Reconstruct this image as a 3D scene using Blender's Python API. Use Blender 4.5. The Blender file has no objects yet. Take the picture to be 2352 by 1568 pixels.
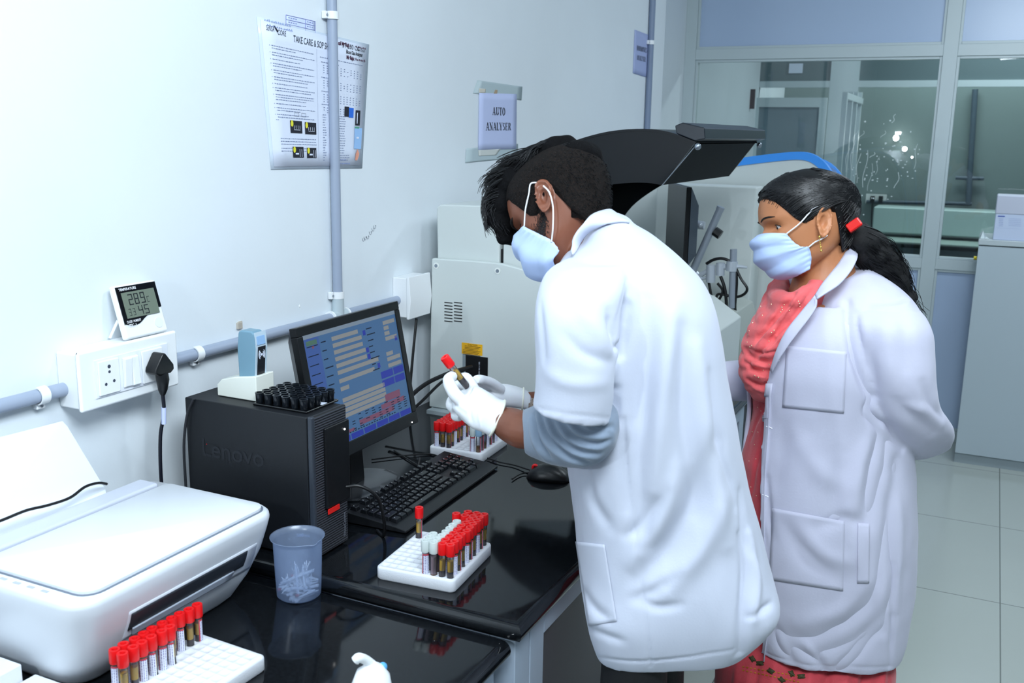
import bpy, math, random
import numpy as np
from mathutils import Vector, Matrix
from mathutils.bvhtree import BVHTree
PI=math.pi
random.seed(7)
S=bpy.context.scene
COL=S.collection
# ------------------------------------------------------------ camera
YAW,PITCH,ROLL,FL=0.446453,0.209383,0.016785,2266.25
CAM=Vector((0,0,1.65))
_f=Vector((-math.sin(YAW)*math.cos(PITCH),math.cos(YAW)*math.cos(PITCH),-math.sin(PITCH)))
_r=Vector((math.cos(YAW),math.sin(YAW),0)); _u=_r.cross(_f)
RT=math.cos(ROLL)*_r+math.sin(ROLL)*_u; UP=-math.sin(ROLL)*_r+math.cos(ROLL)*_u; FW=_f
FH=Vector((FW.x,FW.y,0)).normalized()
cd=bpy.data.cameras.new('camera'); cam=bpy.data.objects.new('camera',cd); COL.objects.link(cam)
cd.sensor_width=36; cd.lens=36*FL/2352; cd.clip_start=.05; cd.clip_end=60
m=Matrix((RT,UP,-FW)).transposed().to_4x4(); m.translation=CAM; cam.matrix_world=m
cd.dof.use_dof=True; cd.dof.focus_distance=2.25; cd.dof.aperture_fstop=7.1
S.camera=cam
def ray(px,py): return FW+RT*((px-1176)/FL)-UP*((py-784)/FL)
def on(ax,v,px,py):
    d=ray(px,py); return CAM+d*((v-CAM[ax])/d[ax])
def P(px,py,Z): return CAM+ray(px,py)*Z
def lin(c):
    if isinstance(c,str): c=tuple(int(c[i:i+2],16) for i in (0,2,4))
    return tuple(((x/255)/12.92 if x/255<=.04045 else ((x/255+.055)/1.055)**2.4) for x in c)+(1,)
# ------------------------------------------------------------ materials
def mat(name,col,rough=.5,metal=0,spec=.5,var=.0,vscale=8,bump=0,bscale=60,trans=0,alpha=1,emit=0,ecol=None,coat=0,sub=0,ior=1.45,sheen=0,col2=None,bdist=.002,subcol=None):
    m=bpy.data.materials.new(name); m.use_nodes=True; nt=m.node_tree; b=nt.nodes['Principled BSDF']; L=nt.links
    I=b.inputs
    I['Base Color'].default_value=lin(col); I['Roughness'].default_value=rough; I['Metallic'].default_value=metal
    I['Specular IOR Level'].default_value=spec; I['Transmission Weight'].default_value=trans; I['Alpha'].default_value=alpha
    I['Coat Weight'].default_value=coat; I['IOR'].default_value=ior; I['Sheen Weight'].default_value=sheen
    if sub: I['Subsurface Weight'].default_value=sub; I['Subsurface Radius'].default_value=subcol or (.012,.005,.003); I['Subsurface Scale'].default_value=1
    if emit: I['Emission Color'].default_value=lin(ecol or col); I['Emission Strength'].default_value=emit
    tc=nt.nodes.new('ShaderNodeTexCoord')
    if var or col2:
        n=nt.nodes.new('ShaderNodeTexNoise'); n.inputs['Scale'].default_value=vscale; n.inputs['Detail'].default_value=4
        L.new(tc.outputs['Object'],n.inputs['Vector'])
        mx=nt.nodes.new('ShaderNodeMix'); mx.data_type='RGBA'
        c=lin(col); c2=lin(col2) if col2 else tuple(max(0,x*(1-var)) for x in c[:3])+(1,)
        mx.inputs['A'].default_value=c; mx.inputs['B'].default_value=c2
        r=nt.nodes.new('ShaderNodeValToRGB'); r.color_ramp.elements[0].position=.38; r.color_ramp.elements[1].position=.68
        L.new(n.outputs['Fac'],r.inputs[0]); L.new(r.outputs[0],mx.inputs['Factor']); L.new(mx.outputs['Result'],I['Base Color'])
    if bump:
        n=nt.nodes.new('ShaderNodeTexNoise'); n.inputs['Scale'].default_value=bscale; n.inputs['Detail'].default_value=5
        L.new(tc.outputs['Object'],n.inputs['Vector'])
        bp=nt.nodes.new('ShaderNodeBump'); bp.inputs['Strength'].default_value=bump; bp.inputs['Distance'].default_value=bdist
        L.new(n.outputs['Fac'],bp.inputs['Height']); L.new(bp.outputs[0],I['Normal'])
    return m
# ------------------------------------------------------------ mesh collector
def cr(pts,k=6,closed=False):
    """catmull-rom through points"""
    pts=[Vector(p) for p in pts]; n=len(pts); out=[]
    if n<3: return pts
    rng=range(n if closed else n-1)
    for i in rng:
        if closed: a,b,c,d=pts[(i-1)%n],pts[i],pts[(i+1)%n],pts[(i+2)%n]
        else: a=pts[i-1] if i>0 else pts[0]*2-pts[1]; b=pts[i]; c=pts[i+1]; d=pts[i+2] if i+2<n else pts[-1]*2-pts[-2]
        for j in range(k):
            t=j/k; out.append(.5*((2*b)+(c-a)*t+(2*a-5*b+4*c-d)*t*t+(3*b-a-3*c+d)*t**3))
    if not closed: out.append(pts[-1])
    return out
def interp(tab,x):
    if x<=tab[0][0]: return tab[0][1]
    for (a,b),(c,d) in zip(tab,tab[1:]):
        if x<=c:
            t=(x-a)/(c-a); return b+(d-b)*t
    return tab[-1][1]
def smoothi(tab,x):
    xs=[t[0] for t in tab]; ys=[t[1] for t in tab]
    if x<=xs[0]: return ys[0]
    if x>=xs[-1]: return ys[-1]
    i=max(j for j in range(len(xs)-1) if xs[j]<=x)
    m=lambda k: 0 if k<=0 or k>=len(xs)-1 else (ys[k+1]-ys[k-1])/(xs[k+1]-xs[k-1])
    m0=m(i) if i>0 else (ys[1]-ys[0])/(xs[1]-xs[0]); m1=m(i+1) if i+1<len(xs)-1 else (ys[-1]-ys[-2])/(xs[-1]-xs[-2])
    h=xs[i+1]-xs[i]; t=(x-xs[i])/h
    return (2*t**3-3*t*t+1)*ys[i]+(t**3-2*t*t+t)*h*m0+(-2*t**3+3*t*t)*ys[i+1]+(t**3-t*t)*h*m1
class G:
    def __init__(s): s.v=[]; s.f=[]; s.mi=[]; s.cur=0
    def add(s,vs,fs):
        o=len(s.v); s.v+= [Vector(v) for v in vs]; s.f+=[tuple(i+o for i in f) for f in fs]; s.mi+=[s.cur]*len(fs); return s
    def box(s,x0,x1,y0,y1,z0,z1):
        return s.add([(x0,y0,z0),(x1,y0,z0),(x1,y1,z0),(x0,y1,z0),(x0,y0,z1),(x1,y0,z1),(x1,y1,z1),(x0,y1,z1)],[(0,3,2,1),(4,5,6,7),(0,1,5,4),(1,2,6,5),(2,3,7,6),(3,0,4,7)])
    def hexa(s,a): # 8 points bottom 4 then top 4
        return s.add(a,[(0,3,2,1),(4,5,6,7),(0,1,5,4),(1,2,6,5),(2,3,7,6),(3,0,4,7)])
    def prism(s,poly,ax,a,b):
        n=len(poly)
        mk={'x':lambda p,t:(t,p[0],p[1]),'y':lambda p,t:(p[0],t,p[1]),'z':lambda p,t:(p[0],p[1],t)}[ax]
        return s.add([mk(p,a) for p in poly]+[mk(p,b) for p in poly],[tuple(range(n))[::-1],tuple(range(n,2*n))]+[(i,(i+1)%n,(i+1)%n+n,i+n) for i in range(n)])
    def tube(s,pts,r,n=10,caps=True,squash=None):
        pts=[Vector(p) for p in pts]; N=len(pts); rs=r if isinstance(r,(list,tuple)) else [r]*N
        t=(pts[1]-pts[0]).normalized(); u=t.orthogonal().normalized(); vs=[];fs=[]
        for i,p in enumerate(pts):
            t2=(pts[min(i+1,N-1)]-pts[max(i-1,0)]).normalized()
            u=(u-t2*u.dot(t2)).normalized(); w=t2.cross(u)
            for k in range(n):
                a=2*PI*k/n; vs.append(p+(u*math.cos(a)+w*math.sin(a))*rs[i])
        for i in range(N-1):
            for k in range(n): fs.append((i*n+k,i*n+(k+1)%n,(i+1)*n+(k+1)%n,(i+1)*n+k))
        if caps: fs+= [tuple(range(n))[::-1],tuple(range((N-1)*n,N*n))]
        return s.add(vs,fs)
    def cyl(s,a,b,r,r2=None,n=20,caps=True): return s.tube([a,b],[r,r if r2 is None else r2],n,caps)
    def lathe(s,prof,n=24,o=(0,0,0),close=False):
        o=Vector(o); vs=[];fs=[];m=len(prof)
        for (r,z) in prof:
            for k in range(n): a=2*PI*k/n; vs.append(o+Vector((r*math.cos(a),r*math.sin(a),z)))
        for i in range(m-1 if not close else m):
            j=(i+1)%m
            for k in range(n): fs.append((i*n+k,i*n+(k+1)%n,j*n+(k+1)%n,j*n+k))
        if not close:
            if prof[0][0]>1e-6: fs.append(tuple(range(n))[::-1])
            if prof[-1][0]>1e-6: fs.append(tuple(range((m-1)*n,m*n)))
        return s.add(vs,fs)
    def grid(s,rows,closeu=False,caps=False):
        m=len(rows);n=len(rows[0]);vs=[p for r in rows for p in r];fs=[]
        for i in range(m-1):
            for k in range(n if closeu else n-1): fs.append((i*n+k,i*n+(k+1)%n,(i+1)*n+(k+1)%n,(i+1)*n+k))
        if caps: fs+=[tuple(range(n))[::-1],tuple(range((m-1)*n,m*n))]
        return s.add(vs,fs)
    def ball(s,c,r,n=12):
        c=Vector(c); r=Vector(r) if not isinstance(r,(int,float)) else Vector((r,r,r)); rows=[]
        for i in range(n+1):
            th=PI*(i/n); th=min(max(th,.02),PI-.02)
            rows.append([c+Vector((r.x*math.sin(th)*math.cos(2*PI*k/(2*n)),r.y*math.sin(th)*math.sin(2*PI*k/(2*n)),r.z*math.cos(th))) for k in range(2*n)][::-1])
        return s.grid(rows,True,True)
    def xf(s,M): s.v=[M@v for v in s.v]; return s
    def build(s,name,m,parent=None,smooth=False,bevel=0,seg=2,sub=0,world=True,solid=0,angle=40):
        me=bpy.data.meshes.new(name); me.from_pydata([tuple(v) for v in s.v],[],s.f); me.validate(); 
        ms=m if isinstance(m,list) else [m]
        for x in ms: me.materials.append(x)
        if len(ms)>1 and len(me.polygons)==len(s.mi): me.polygons.foreach_set('material_index',s.mi)
        o=bpy.data.objects.new(name,me); COL.objects.link(o)
        if smooth:
            me.polygons.foreach_set('use_smooth',[True]*len(me.polygons))
            if angle<180: me.set_sharp_from_angle(angle=math.radians(angle))
        if parent is not None:
            o.parent=parent
            if world: o.matrix_parent_inverse=mw(parent).inverted()
        if solid: md=o.modifiers.new('solid','SOLIDIFY'); md.thickness=solid; md.offset=-1
        if bevel:
            md=o.modifiers.new('bevel','BEVEL'); md.width=bevel; md.segments=seg; md.limit_method='ANGLE'; md.angle_limit=math.radians(35); md.harden_normals=True
            me.polygons.foreach_set('use_smooth',[True]*len(me.polygons))
            if not smooth: me.set_sharp_from_angle(angle=math.radians(30)) if False else None
        if sub: md=o.modifiers.new('sub','SUBSURF'); md.levels=sub; md.render_levels=sub
        return o
def mw(o):
    b=o.matrix_basis.copy()
    if o.parent: return mw(o.parent)@o.matrix_parent_inverse@b
    return b
def tag(o,label=None,cat=None,group=None,kind=None):
    if label: o['label']=label
    if cat: o['category']=cat
    if group: o['group']=group
    if kind: o['kind']=kind
    return o
def thing(name,label,cat,loc,rz=0,group=None):
    o=bpy.data.objects.new(name,None); COL.objects.link(o); o.empty_display_size=.05
    o.location=loc; o.rotation_euler=(0,0,rz); return tag(o,label,cat,group)
def struct(o): o['kind']='structure'; return o
def dup(o,loc,rz=0,label=None,rot=None,parent=None):
    def cp(x,par):
        c=x.copy(); COL.objects.link(c); c.parent=par
        for ch in kids.get(x.name,[]): cp(ch,c)
        return c
    c=o.copy(); COL.objects.link(c)
    if parent is not None: c.parent=parent
    for ch in list(o.children):
        d=ch.copy(); COL.objects.link(d); d.parent=c
        for g in list(ch.children):
            e=g.copy(); COL.objects.link(e); e.parent=d
    c.location=loc; c.rotation_euler=rot if rot else (0,0,rz)
    if label: c['label']=label
    return c
def text_g(txt,size,M,mats=None,sx=1,align='LEFT',bold=0,depth=0):
    """lettering as a mesh: M maps text plane (x right, y up) to the world"""
    cu=bpy.data.curves.new('t','FONT'); cu.body=txt; cu.size=size; cu.align_x=align; cu.offset=bold; cu.extrude=depth; cu.resolution_u=3
    o=bpy.data.objects.new('t',cu); COL.objects.link(o)
    dg=bpy.context.evaluated_depsgraph_get(); me=bpy.data.meshes.new_from_object(o.evaluated_get(dg))
    g=G(); g.add([M@Vector((v.co.x*sx,v.co.y,v.co.z)) for v in me.vertices],[tuple(p.vertices) for p in me.polygons])
    bpy.data.objects.remove(o); bpy.data.curves.remove(cu); bpy.data.meshes.remove(me); return g
def frame(o,xa,ya):
    """matrix from origin and two in-plane axes"""
    xa=Vector(xa).normalized(); ya=Vector(ya); ya=(ya-xa*ya.dot(xa)).normalized(); za=xa.cross(ya)
    m=Matrix((xa,ya,za)).transposed().to_4x4(); m.translation=Vector(o); return m
def merge(*gs):
    r=G()
    for g in gs: r.add(g.v,g.f)
    return r
# palette
WALL=mat('painted wall','e6edf2',.55,var=.035,vscale=2.5,bump=.12,bscale=90)
WHITE=mat('white plastic','edf0f2',.32)
WARMW=mat('warm white plastic','e4e8e4',.4)
CREAM=mat('cream machine paint','cdd4d2',.38,var=.02,vscale=5,bump=.03,bscale=300)
GREYM=mat('grey machine paint','b9c1c2',.4)
BLACKP=mat('black plastic','0e1013',.35,bump=.05,bscale=400)
BLACKG=mat('gloss black plastic','07080b',.12,coat=.3)
BLACKM=mat('matt black metal','101318',.5,bump=.05,bscale=500)
GRANITE=mat('black granite','0b0d10',.07,spec=.55,col2='14171b',vscale=150)
PIPE=mat('grey conduit plastic','9aa5b8',.35)
ALU=mat('white aluminium','c3cfd2',.3,spec=.5)
PANEL=mat('frosted blue grey panel','b3c5e0',.22)
STEEL=mat('brushed steel','9aa3ad',.32,metal=.85)
RED=mat('red cap plastic','e01418',.35,spec=.5)
FOAM=mat('white foam','dfe2e8',.7,bump=.3,bscale=500)
PAPER=mat('white paper','dfe6f6',.6)
PAPER2=mat('lilac paper','c4cdf0',.6)
INK=mat('black ink','1a1e28',.6)
INKG=mat('grey print','6a7488',.7)
INKB=mat('blue ink','2a3a9a',.6)
# ============================================================ THE SETTING
FLOOR=bpy.data.materials.new('polished floor tiles'); FLOOR.use_nodes=True
nt=FLOOR.node_tree; b=nt.nodes['Principled BSDF']; tc=nt.nodes.new('ShaderNodeTexCoord'); br=nt.nodes.new('ShaderNodeTexBrick')
mp=nt.nodes.new('ShaderNodeMapping'); mp.inputs['Location'].default_value=(-.183,-4.573,0)
br.offset=0; br.inputs['Brick Width'].default_value=.8; br.inputs['Row Height'].default_value=.8; br.inputs['Scale'].default_value=1; br.inputs['Mortar Size'].default_value=.0025; br.inputs['Mortar Smooth'].default_value=.3
br.inputs['Color1'].default_value=lin('b9bfb9'); br.inputs['Color2'].default_value=lin('b4bab4'); br.inputs['Mortar'].default_value=lin('6f7570')
nt.links.new(tc.outputs['Object'],mp.inputs['Vector']); nt.links.new(mp.outputs[0],br.inputs['Vector']); nt.links.new(br.outputs['Color'],b.inputs['Base Color']); b.inputs['Roughness'].default_value=.16
YP=5.85
struct(G().box(-2.2,3,-2.2,9,-.1,0).build('floor',FLOOR))
struct(G().box(-2.2,3,-2.2,9,2.95,3.05).build('ceiling',mat('ceiling paint','e8ecee',.7,bump=.1)))
struct(G().box(-1.62,-1.5,-2.2,4.70,0,2.95).box(-1.82,-1.70,4.78,9,0,2.95).box(-1.82,-1.5,4.70,4.78,0,2.95).build('wall_left',WALL))
struct(G().box(2.6,2.7,-2.2,9,0,2.95).build('wall_right',mat('right wall paint','aeb6b8',.7)))
struct(G().box(-2.2,3,-2.3,-2.2,0,2.95).build('wall_near',mat('near wall paint','9aa2a8',.7)))
# partition (aluminium frame, frosted panels, glass)
xL=-1.70; m1a,m1b=-.308,-.238
def rail(x0,x1,z0,z1,d=.05): return G().box(x0,x1,YP-d/2,YP+d/2,z0,z1)
wb=G()
for (a,b_) in ((xL,-1.635),(m1a,m1b),(1.05,1.12),(2.52,2.6)): wb.box(a,b_,YP-.03,YP+.03,0,2.95)
for (z0,z1) in ((2.075,2.135),(.955,1.01),(0,.06),(2.89,2.95)):
    for (a,b_) in ((-1.635,m1a),(m1b,1.05),(1.12,2.52)): wb.box(a,b_,YP-.028,YP+.028,z0,z1)
for (a,b_) in ((-1.635,m1a),(m1b,1.05),(1.12,2.52)):   # glazing beads
    for (z0,z1) in ((1.01,2.075),(2.135,2.89),(.06,.955)):
        e=.014; wb.box(a,a+e,YP-.02,YP+.02,z0,z1); wb.box(b_-e,b_,YP-.02,YP+.02,z0,z1); wb.box(a+e,b_-e,YP-.02,YP+.02,z0,z0+e); wb.box(a+e,b_-e,YP-.02,YP+.02,z1-e,z1)
wf=struct(wb.build('trim_1',ALU,bevel=.002)); 
struct(G().box(-1.635,m1a,YP-.005,YP+.005,2.135,2.89).box(m1b,1.05,YP-.005,YP+.005,2.135,2.89).box(1.12,2.52,YP-.005,YP+.005,2.135,2.89).box(-1.635,m1a,YP-.005,YP+.005,.06,.955).box(m1b,1.05,YP-.005,YP+.005,.06,.955).box(1.12,2.52,YP-.005,YP+.005,.06,.955).build('wall_far',PANEL))
GLASS=bpy.data.materials.new('window glass'); GLASS.use_nodes=True; nt=GLASS.node_tree; b=nt.nodes['Principled BSDF']
nt.nodes.remove(b); tr=nt.nodes.new('ShaderNodeBsdfTransparent'); tr.inputs[0].default_value=(.72,.8,.8,1); gl=nt.nodes.new('ShaderNodeBsdfGlossy'); gl.inputs['Roughness'].default_value=.01
fr=nt.nodes.new('ShaderNodeFresnel'); fr.inputs[0].default_value=1.5; ad=nt.nodes.new('ShaderNodeMath'); ad.operation='MULTIPLY'; ad.inputs[1].default_value=1.6
mx=nt.nodes.new('ShaderNodeMixShader'); nt.links.new(fr.outputs[0],ad.inputs[0]); nt.links.new(ad.outputs[0],mx.inputs[0]); nt.links.new(tr.outputs[0],mx.inputs[1]); nt.links.new(gl.outputs[0],mx.inputs[2]); nt.links.new(mx.outputs[0],nt.nodes['Material Output'].inputs[0])
def pane(n,a,b_):
    o=G().add([(a,YP,1.01),(b_,YP,1.01),(b_,YP,2.075),(a,YP,2.075)],[(0,1,2,3)]).build('window_%d'%n,GLASS); struct(o); return o
w1=pane(1,-1.635,m1a); pane(2,m1b,1.05); pane(3,1.12,2.52)
# paint runs and splashes on the big pane
rg=G(); rr=random.Random(3)
SPL=mat('dried water marks','dfe9ea',.6)
for (x,y0,y1) in ((1968,300,330),(1962,322,390),(1950,340,395),(1975,352,420),(1992,345,430),(2004,375,438),(2020,360,400),(2058,262,282),(2108,330,388),(1985,300,318),(2066,395,432),(2035,300,316),(2010,350,362)):
    pts=[]; n=8
    for i in range(n+1):
        t=i/n; p=on(1,YP-.004,x-(10*t)+3*math.sin(6*t+x),y0+(y1-y0)*t); pts.append(p)
    rg.tube(pts,[.0016*(.5+rr.random()*.5)]*len(pts),5)
for i in range(70):
    x=rr.gauss(2020,42); y=rr.gauss(375,45)
    p=on(1,YP-.004,x,y); rg.ball(p,(.002+.004*rr.random(),.001,.002+.003*rr.random()),4)
rg.build('stain_marks',SPL,w1)
# room behind the glass
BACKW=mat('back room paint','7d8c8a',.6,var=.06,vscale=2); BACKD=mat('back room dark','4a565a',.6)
struct(G().box(-2.2,3,8.9,9,0,2.95).build('wall_back_room',BACKW))
Y2=7.9
def bx(y,p0,p1,d=.05,g=None):
    a=on(1,y,*p0); b_=on(1,y,*p1); g=g or G(); g.box(min(a.x,b_.x),max(a.x,b_.x),y-d/2,y+d/2,min(a.z,b_.z),max(a.z,b_.z)); return g
# inner aluminium partition
ip=thing('glazed_partition','inner partition','partition',(-1.2,Y2,0))
ip['label']='aluminium framed inner partition with door, seen through the large window pane'
z0a=on(1,Y2,1700,190).z
fr_=G()
for (a,b_) in (((1615,100),(1632,620)),((1915,100),(1936,620))):
    A=on(1,Y2,*a);B=on(1,Y2,*b_); fr_.box(A.x,B.x,Y2-.03,Y2+.03,0,2.95)
A=on(1,Y2,1600,188);B=on(1,Y2,1600,202); fr_.box(-1.82,2.6,Y2-.028,Y2+.028,B.z,A.z)
fr_.build('frame',ALU,ip)
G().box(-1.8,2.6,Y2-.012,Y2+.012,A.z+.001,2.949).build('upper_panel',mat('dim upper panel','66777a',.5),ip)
A=on(1,Y2,1735,225);B=on(1,Y2,1905,205); df=G()
x0,x1=A.x,B.x; df.box(x0,x0+.05,Y2-.08,Y2-.04,0,A.z).box(x1-.05,x1,Y2-.08,Y2-.04,0,A.z).box(x0+.05,x1-.05,Y2-.08,Y2-.04,A.z-.07,A.z)
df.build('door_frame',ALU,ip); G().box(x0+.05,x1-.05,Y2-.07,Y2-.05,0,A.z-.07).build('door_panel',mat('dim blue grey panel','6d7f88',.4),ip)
G().box(-1.8,-1.7,Y2-.01,Y2+.01,0,2.1).build('side_panel',BACKD,ip)
bp_=bx(7.6,(1637,205),(1732,250),.02); tag(bp_.build('brown_board',mat('brown board','5a4648',.5)),'dark reddish brown board high up behind the left of the window','board')
# receding glazed screen in the middle of the back room
sc=thing('glazed_screen','row of narrow receding aluminium glazed frames seen through the window','screen',on(1,7.0,1940,600)[:2]+(0,))
sg=G()
for px,y in ((1942,6.6),(1955,6.95),(1966,7.3),(1976,7.65)):
    A=on(1,y,px,212); sg.box(A.x-.015,A.x+.015,y-.02,y+.02,0,A.z)
A=on(1,6.6,1942,212); B=on(1,7.65,1976,255); sg.hexa([Vector((A.x-.015,6.6,A.z-.04)),Vector((A.x+.015,6.6,A.z-.04)),Vector((B.x+.015,7.65,A.z-.04)),Vector((B.x-.015,7.65,A.z-.04)),Vector((A.x-.015,6.6,A.z)),Vector((A.x+.015,6.6,A.z)),Vector((B.x+.015,7.65,A.z)),Vector((B.x-.015,7.65,A.z))])
sg.build('frame',ALU,sc)
# signs near the top of that room
tag(bx(Y2-.017,(1813,146),(1843,168),.006).build('paper_notice',PAPER),'small white notice with red marks high on the back room partition','notice')
tag(bx(Y2-.017,(1708,146),(1716,178),.006).build('red_strip',RED),'thin red strip hanging high behind the window','strip')
# sink bench, sockets, conduit on the far wall
YB=8.55
bn=thing('wall_bench','long pale tiled bench seen low through the window panes','bench',on(1,YB,2150,600)[:2]+(0,))
A=on(1,YB,2010,472);B=on(1,YB,2285,545); bx(YB,(2012,472),(2300,545),.3).build('splashback',mat('pale bench tiles','9fb4b0',.35),bn,bevel=.01)
bx(YB-.2,(2000,545),(2300,560),.6).build('bench_top',mat('bench top','8a9c94',.4),bn)
bx(YB,(2005,560),(2300,640),.3).build('bench_base',BACKD,bn)
cn=thing('wall_conduit','dim cross shaped grey conduit on the back room wall','conduit',on(1,8.85,2230,400)[:2]+(1,))
g=G()
for a,b_ in (((2240,205),(2228,395)),((2228,395),(2224,470)),):
    g.cyl(on(1,8.86,*a),on(1,8.86,*b_),.022)
g.cyl(on(1,8.86,2195,408),on(1,8.86,2260,410),.015); g.cyl(on(1,8.86,1990,463),on(1,8.86,2232,468),.015)
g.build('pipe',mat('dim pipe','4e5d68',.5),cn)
so=thing('twin_socket','pale twin socket plate with black plugs on the back room wall','socket',on(1,8.87,2005,450))
bx(8.87,(1990,445),(2035,468),.03).build('plate',WARMW,so); g=bx(8.84,(2000,450),(2008,465),.03); bx(8.84,(2019,450),(2027,465),.03,g); g.build('plug',BLACKP,so)
g=G(); g.tube(cr([on(1,8.84,2004,465),on(1,8.84,2002,500),on(1,8.84,2002,545)]),.006); g.build('cord',BLACKP,so)

# ------------------------------------------------------------ left wall fittings
XW=-1.5
# horizontal conduit
zc_=on(0,-1.487,600,772).z
def clip(name,label,c,axis,r=.0135):
    t=thing(name,label,'clip',c); g=G()
    ax=Vector((0,1,0)) if axis=='y' else Vector((0,0,1)); c=Vector(c)
    sd=Vector((0,0,1)) if axis=='y' else Vector((0,1,0)); out=Vector((1,0,0))
    rows=[]
    prof=[(-r-.011,-.0125),(-r-.011,-.009),(-r-.003,-.009)]
    arc=[( -math.cos(a)*(r+.003), math.sin(a)*(r+.003)) for a in [PI*i/14 for i in range(15)]]
    # outer arc over the pipe, standing off the wall
    for s_ in (-.009,.009):
        row=[]
        for (u,w) in arc: row.append(c+ax*s_+sd*u+out*w)
        rows.append(row)
    inner=[]
    for s_ in (.009,-.009):
        inner.append([c+ax*s_+sd*(u*(r+.0005)/(r+.003))+out*(w*(r+.0005)/(r+.003)) for (u,w) in arc])
    g.grid(rows+inner+[rows[0]])
    g.build('strap',WHITE,t,smooth=True)
    h=G(); o_=c-sd*(r+.006)
    M_=frame(o_-out*.0135,ax,sd); hh=G().box(-.009,.009,-.005,.005,0,.010); hh.xf(M_) if False else None
    p=o_
    q=G(); a0=p-ax*.009-sd*.006-out*.0128; 
    q.add([a0,a0+ax*.018,a0+ax*.018+sd*.012,a0+sd*.012]+[x+out*.012 for x in (a0,a0+ax*.018,a0+ax*.018+sd*.012,a0+sd*.012)],[(0,3,2,1),(4,5,6,7),(0,1,5,4),(1,2,6,5),(2,3,7,6),(3,0,4,7)])
    q.build('foot',WHITE,t,bevel=.002)
    G().cyl(o_+out*.0,o_+out*.0012,.003,n=10).build('screw',STEEL,t)
    return t
XP=XW+.0145
def py_at(px,py): return on(0,XP,px,py)
A=py_at(0,945); B=py_at(148,905); C_=py_at(405,835); D_=py_at(936,692)
zA=zc_
hp=tag(G().cyl((XP,-.3,zA),(XP,1.215,zA),.0125,n=24).build('conduit_pipe',PIPE,smooth=True),'grey conduit entering the socket box from the left edge of the photo','pipe')
y_j=py_at(777,735).y
hp2=tag(G().cyl((XP,1.44,zA),(XP,y_j-.028,zA),.0125,n=24).build('conduit_pipe',PIPE,smooth=True),'long grey horizontal conduit between the socket box and the tee joint','pipe')
hp3=tag(G().cyl((XP,y_j+.03,zA),(XP,2.35,zA),.0125,n=24).build('conduit_pipe',PIPE,smooth=True),'grey conduit between the tee joint and the white junction box','pipe')
vp_=tag(G().cyl((XP,y_j,zA+.045),(XP,y_j,2.94),.0125,n=24).build('conduit_pipe',PIPE,smooth=True),'tall grey vertical conduit running up the wall in front of the poster','pipe')
tj=thing('tee_joint','light grey tee joint where the vertical conduit meets the horizontal one','pipe joint',(XP,y_j,zA))
G().cyl((XP,y_j,zA-.01),(XP,y_j,zA+.048),.0155,n=24).cyl((XP,y_j-.032,zA),(XP,y_j+.034,zA),.0155,n=24).build('joint_body',mat('pale grey joint','b9c6cc',.35),tj,smooth=True)
G().cyl((XP,y_j-.036,zA),(XP,y_j-.03,zA),.0175,n=24).cyl((XP,y_j+.03,zA),(XP,y_j+.036,zA),.0175,n=24).build('collar',WHITE,tj,smooth=True)
for px,py,lb in ((95,922,'white pipe clip on the conduit left of the socket box'),(452,826,'white pipe clip just right of the socket box'),(934,694,'white pipe clip beside the white junction box')):
    c=py_at(px,py); clip('pipe_clip',lb,(XP,c.y,zA),'y')
clip('pipe_clip','white pipe clip high on the vertical conduit at the poster top',(XP,y_j,py_at(765,36).z),'z'); clip('pipe_clip','white pipe clip low on the vertical conduit above the tee joint',(XP,y_j,py_at(771,678).z),'z')
# second distant vertical conduit
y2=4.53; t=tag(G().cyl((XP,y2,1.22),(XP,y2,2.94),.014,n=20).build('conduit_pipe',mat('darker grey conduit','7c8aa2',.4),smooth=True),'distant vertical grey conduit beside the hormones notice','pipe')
clip('pipe_clip','small white clip on the distant vertical conduit',(XP,y2,on(0,XP,1504,100).z),'z'); clip('pipe_clip','white clip low on the distant vertical conduit above the machines',(XP,y2,on(0,XP,1484,516).z),'z')
# socket box
zb0,zb1=1.143,1.247; yb0,yb1=1.215,1.448
A=on(0,-1.45,180,815); 
t=thing('socket_box','white wall socket box with black plug, standing under the thermometer','socket box',(XW,(yb0+yb1)/2,1.13))
x1=-1.448
G().box(XW,x1,yb0,yb1,zb0,zb1).build('back_box',WHITE,t,bevel=.004)
G().box(x1,x1+.010,yb0-.004,yb1+.004,zb0-.004,zb1+.004).build('face_plate',WHITE,t,bevel=.006,seg=3)
G().box(x1+.010,x1+.0125,yb0+.028,yb1-.025,zb0+.016,zb1-.016).build('module_strip',mat('white gloss plate','e8ecf4',.25),t,bevel=.001)
sk=G().box(x1+.0125,x1+.0165,yb0+.034,yb0+.082,zb0+.020,zb1-.020).build('socket',WHITE,t,bevel=.0015)
hg=G()
for (dy,dz,r) in ((0,.020,.0036),(0,.010,.0028),(-.0095,-.012,.003),(.0095,-.009,.003)): hg.cyl((x1+.0155,yb0+.058+dy,1.195+dz),(x1+.0168,yb0+.058+dy,1.195+dz),r,n=12)
hg.build('socket_hole',mat('dark holes','3a4252',.7),sk)
sw=G().prism([(x1+.0125,1.165),(x1+.018,1.168),(x1+.0215,1.222),(x1+.0125,1.224)],'y',yb0+.092,yb0+.110).build('switch',WHITE,t,bevel=.0015)
G().prism([(x1+.0125,1.165),(x1+.0215,1.168),(x1+.017,1.222),(x1+.0125,1.224)],'y',yb0+.111,yb0+.129).build('switch',WHITE,t,bevel=.0015)
G().box(x1+.0125,x1+.0165,yb0+.138,yb0+.190,zb0+.020,zb1-.020).build('socket',WHITE,t,bevel=.0015)
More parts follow.
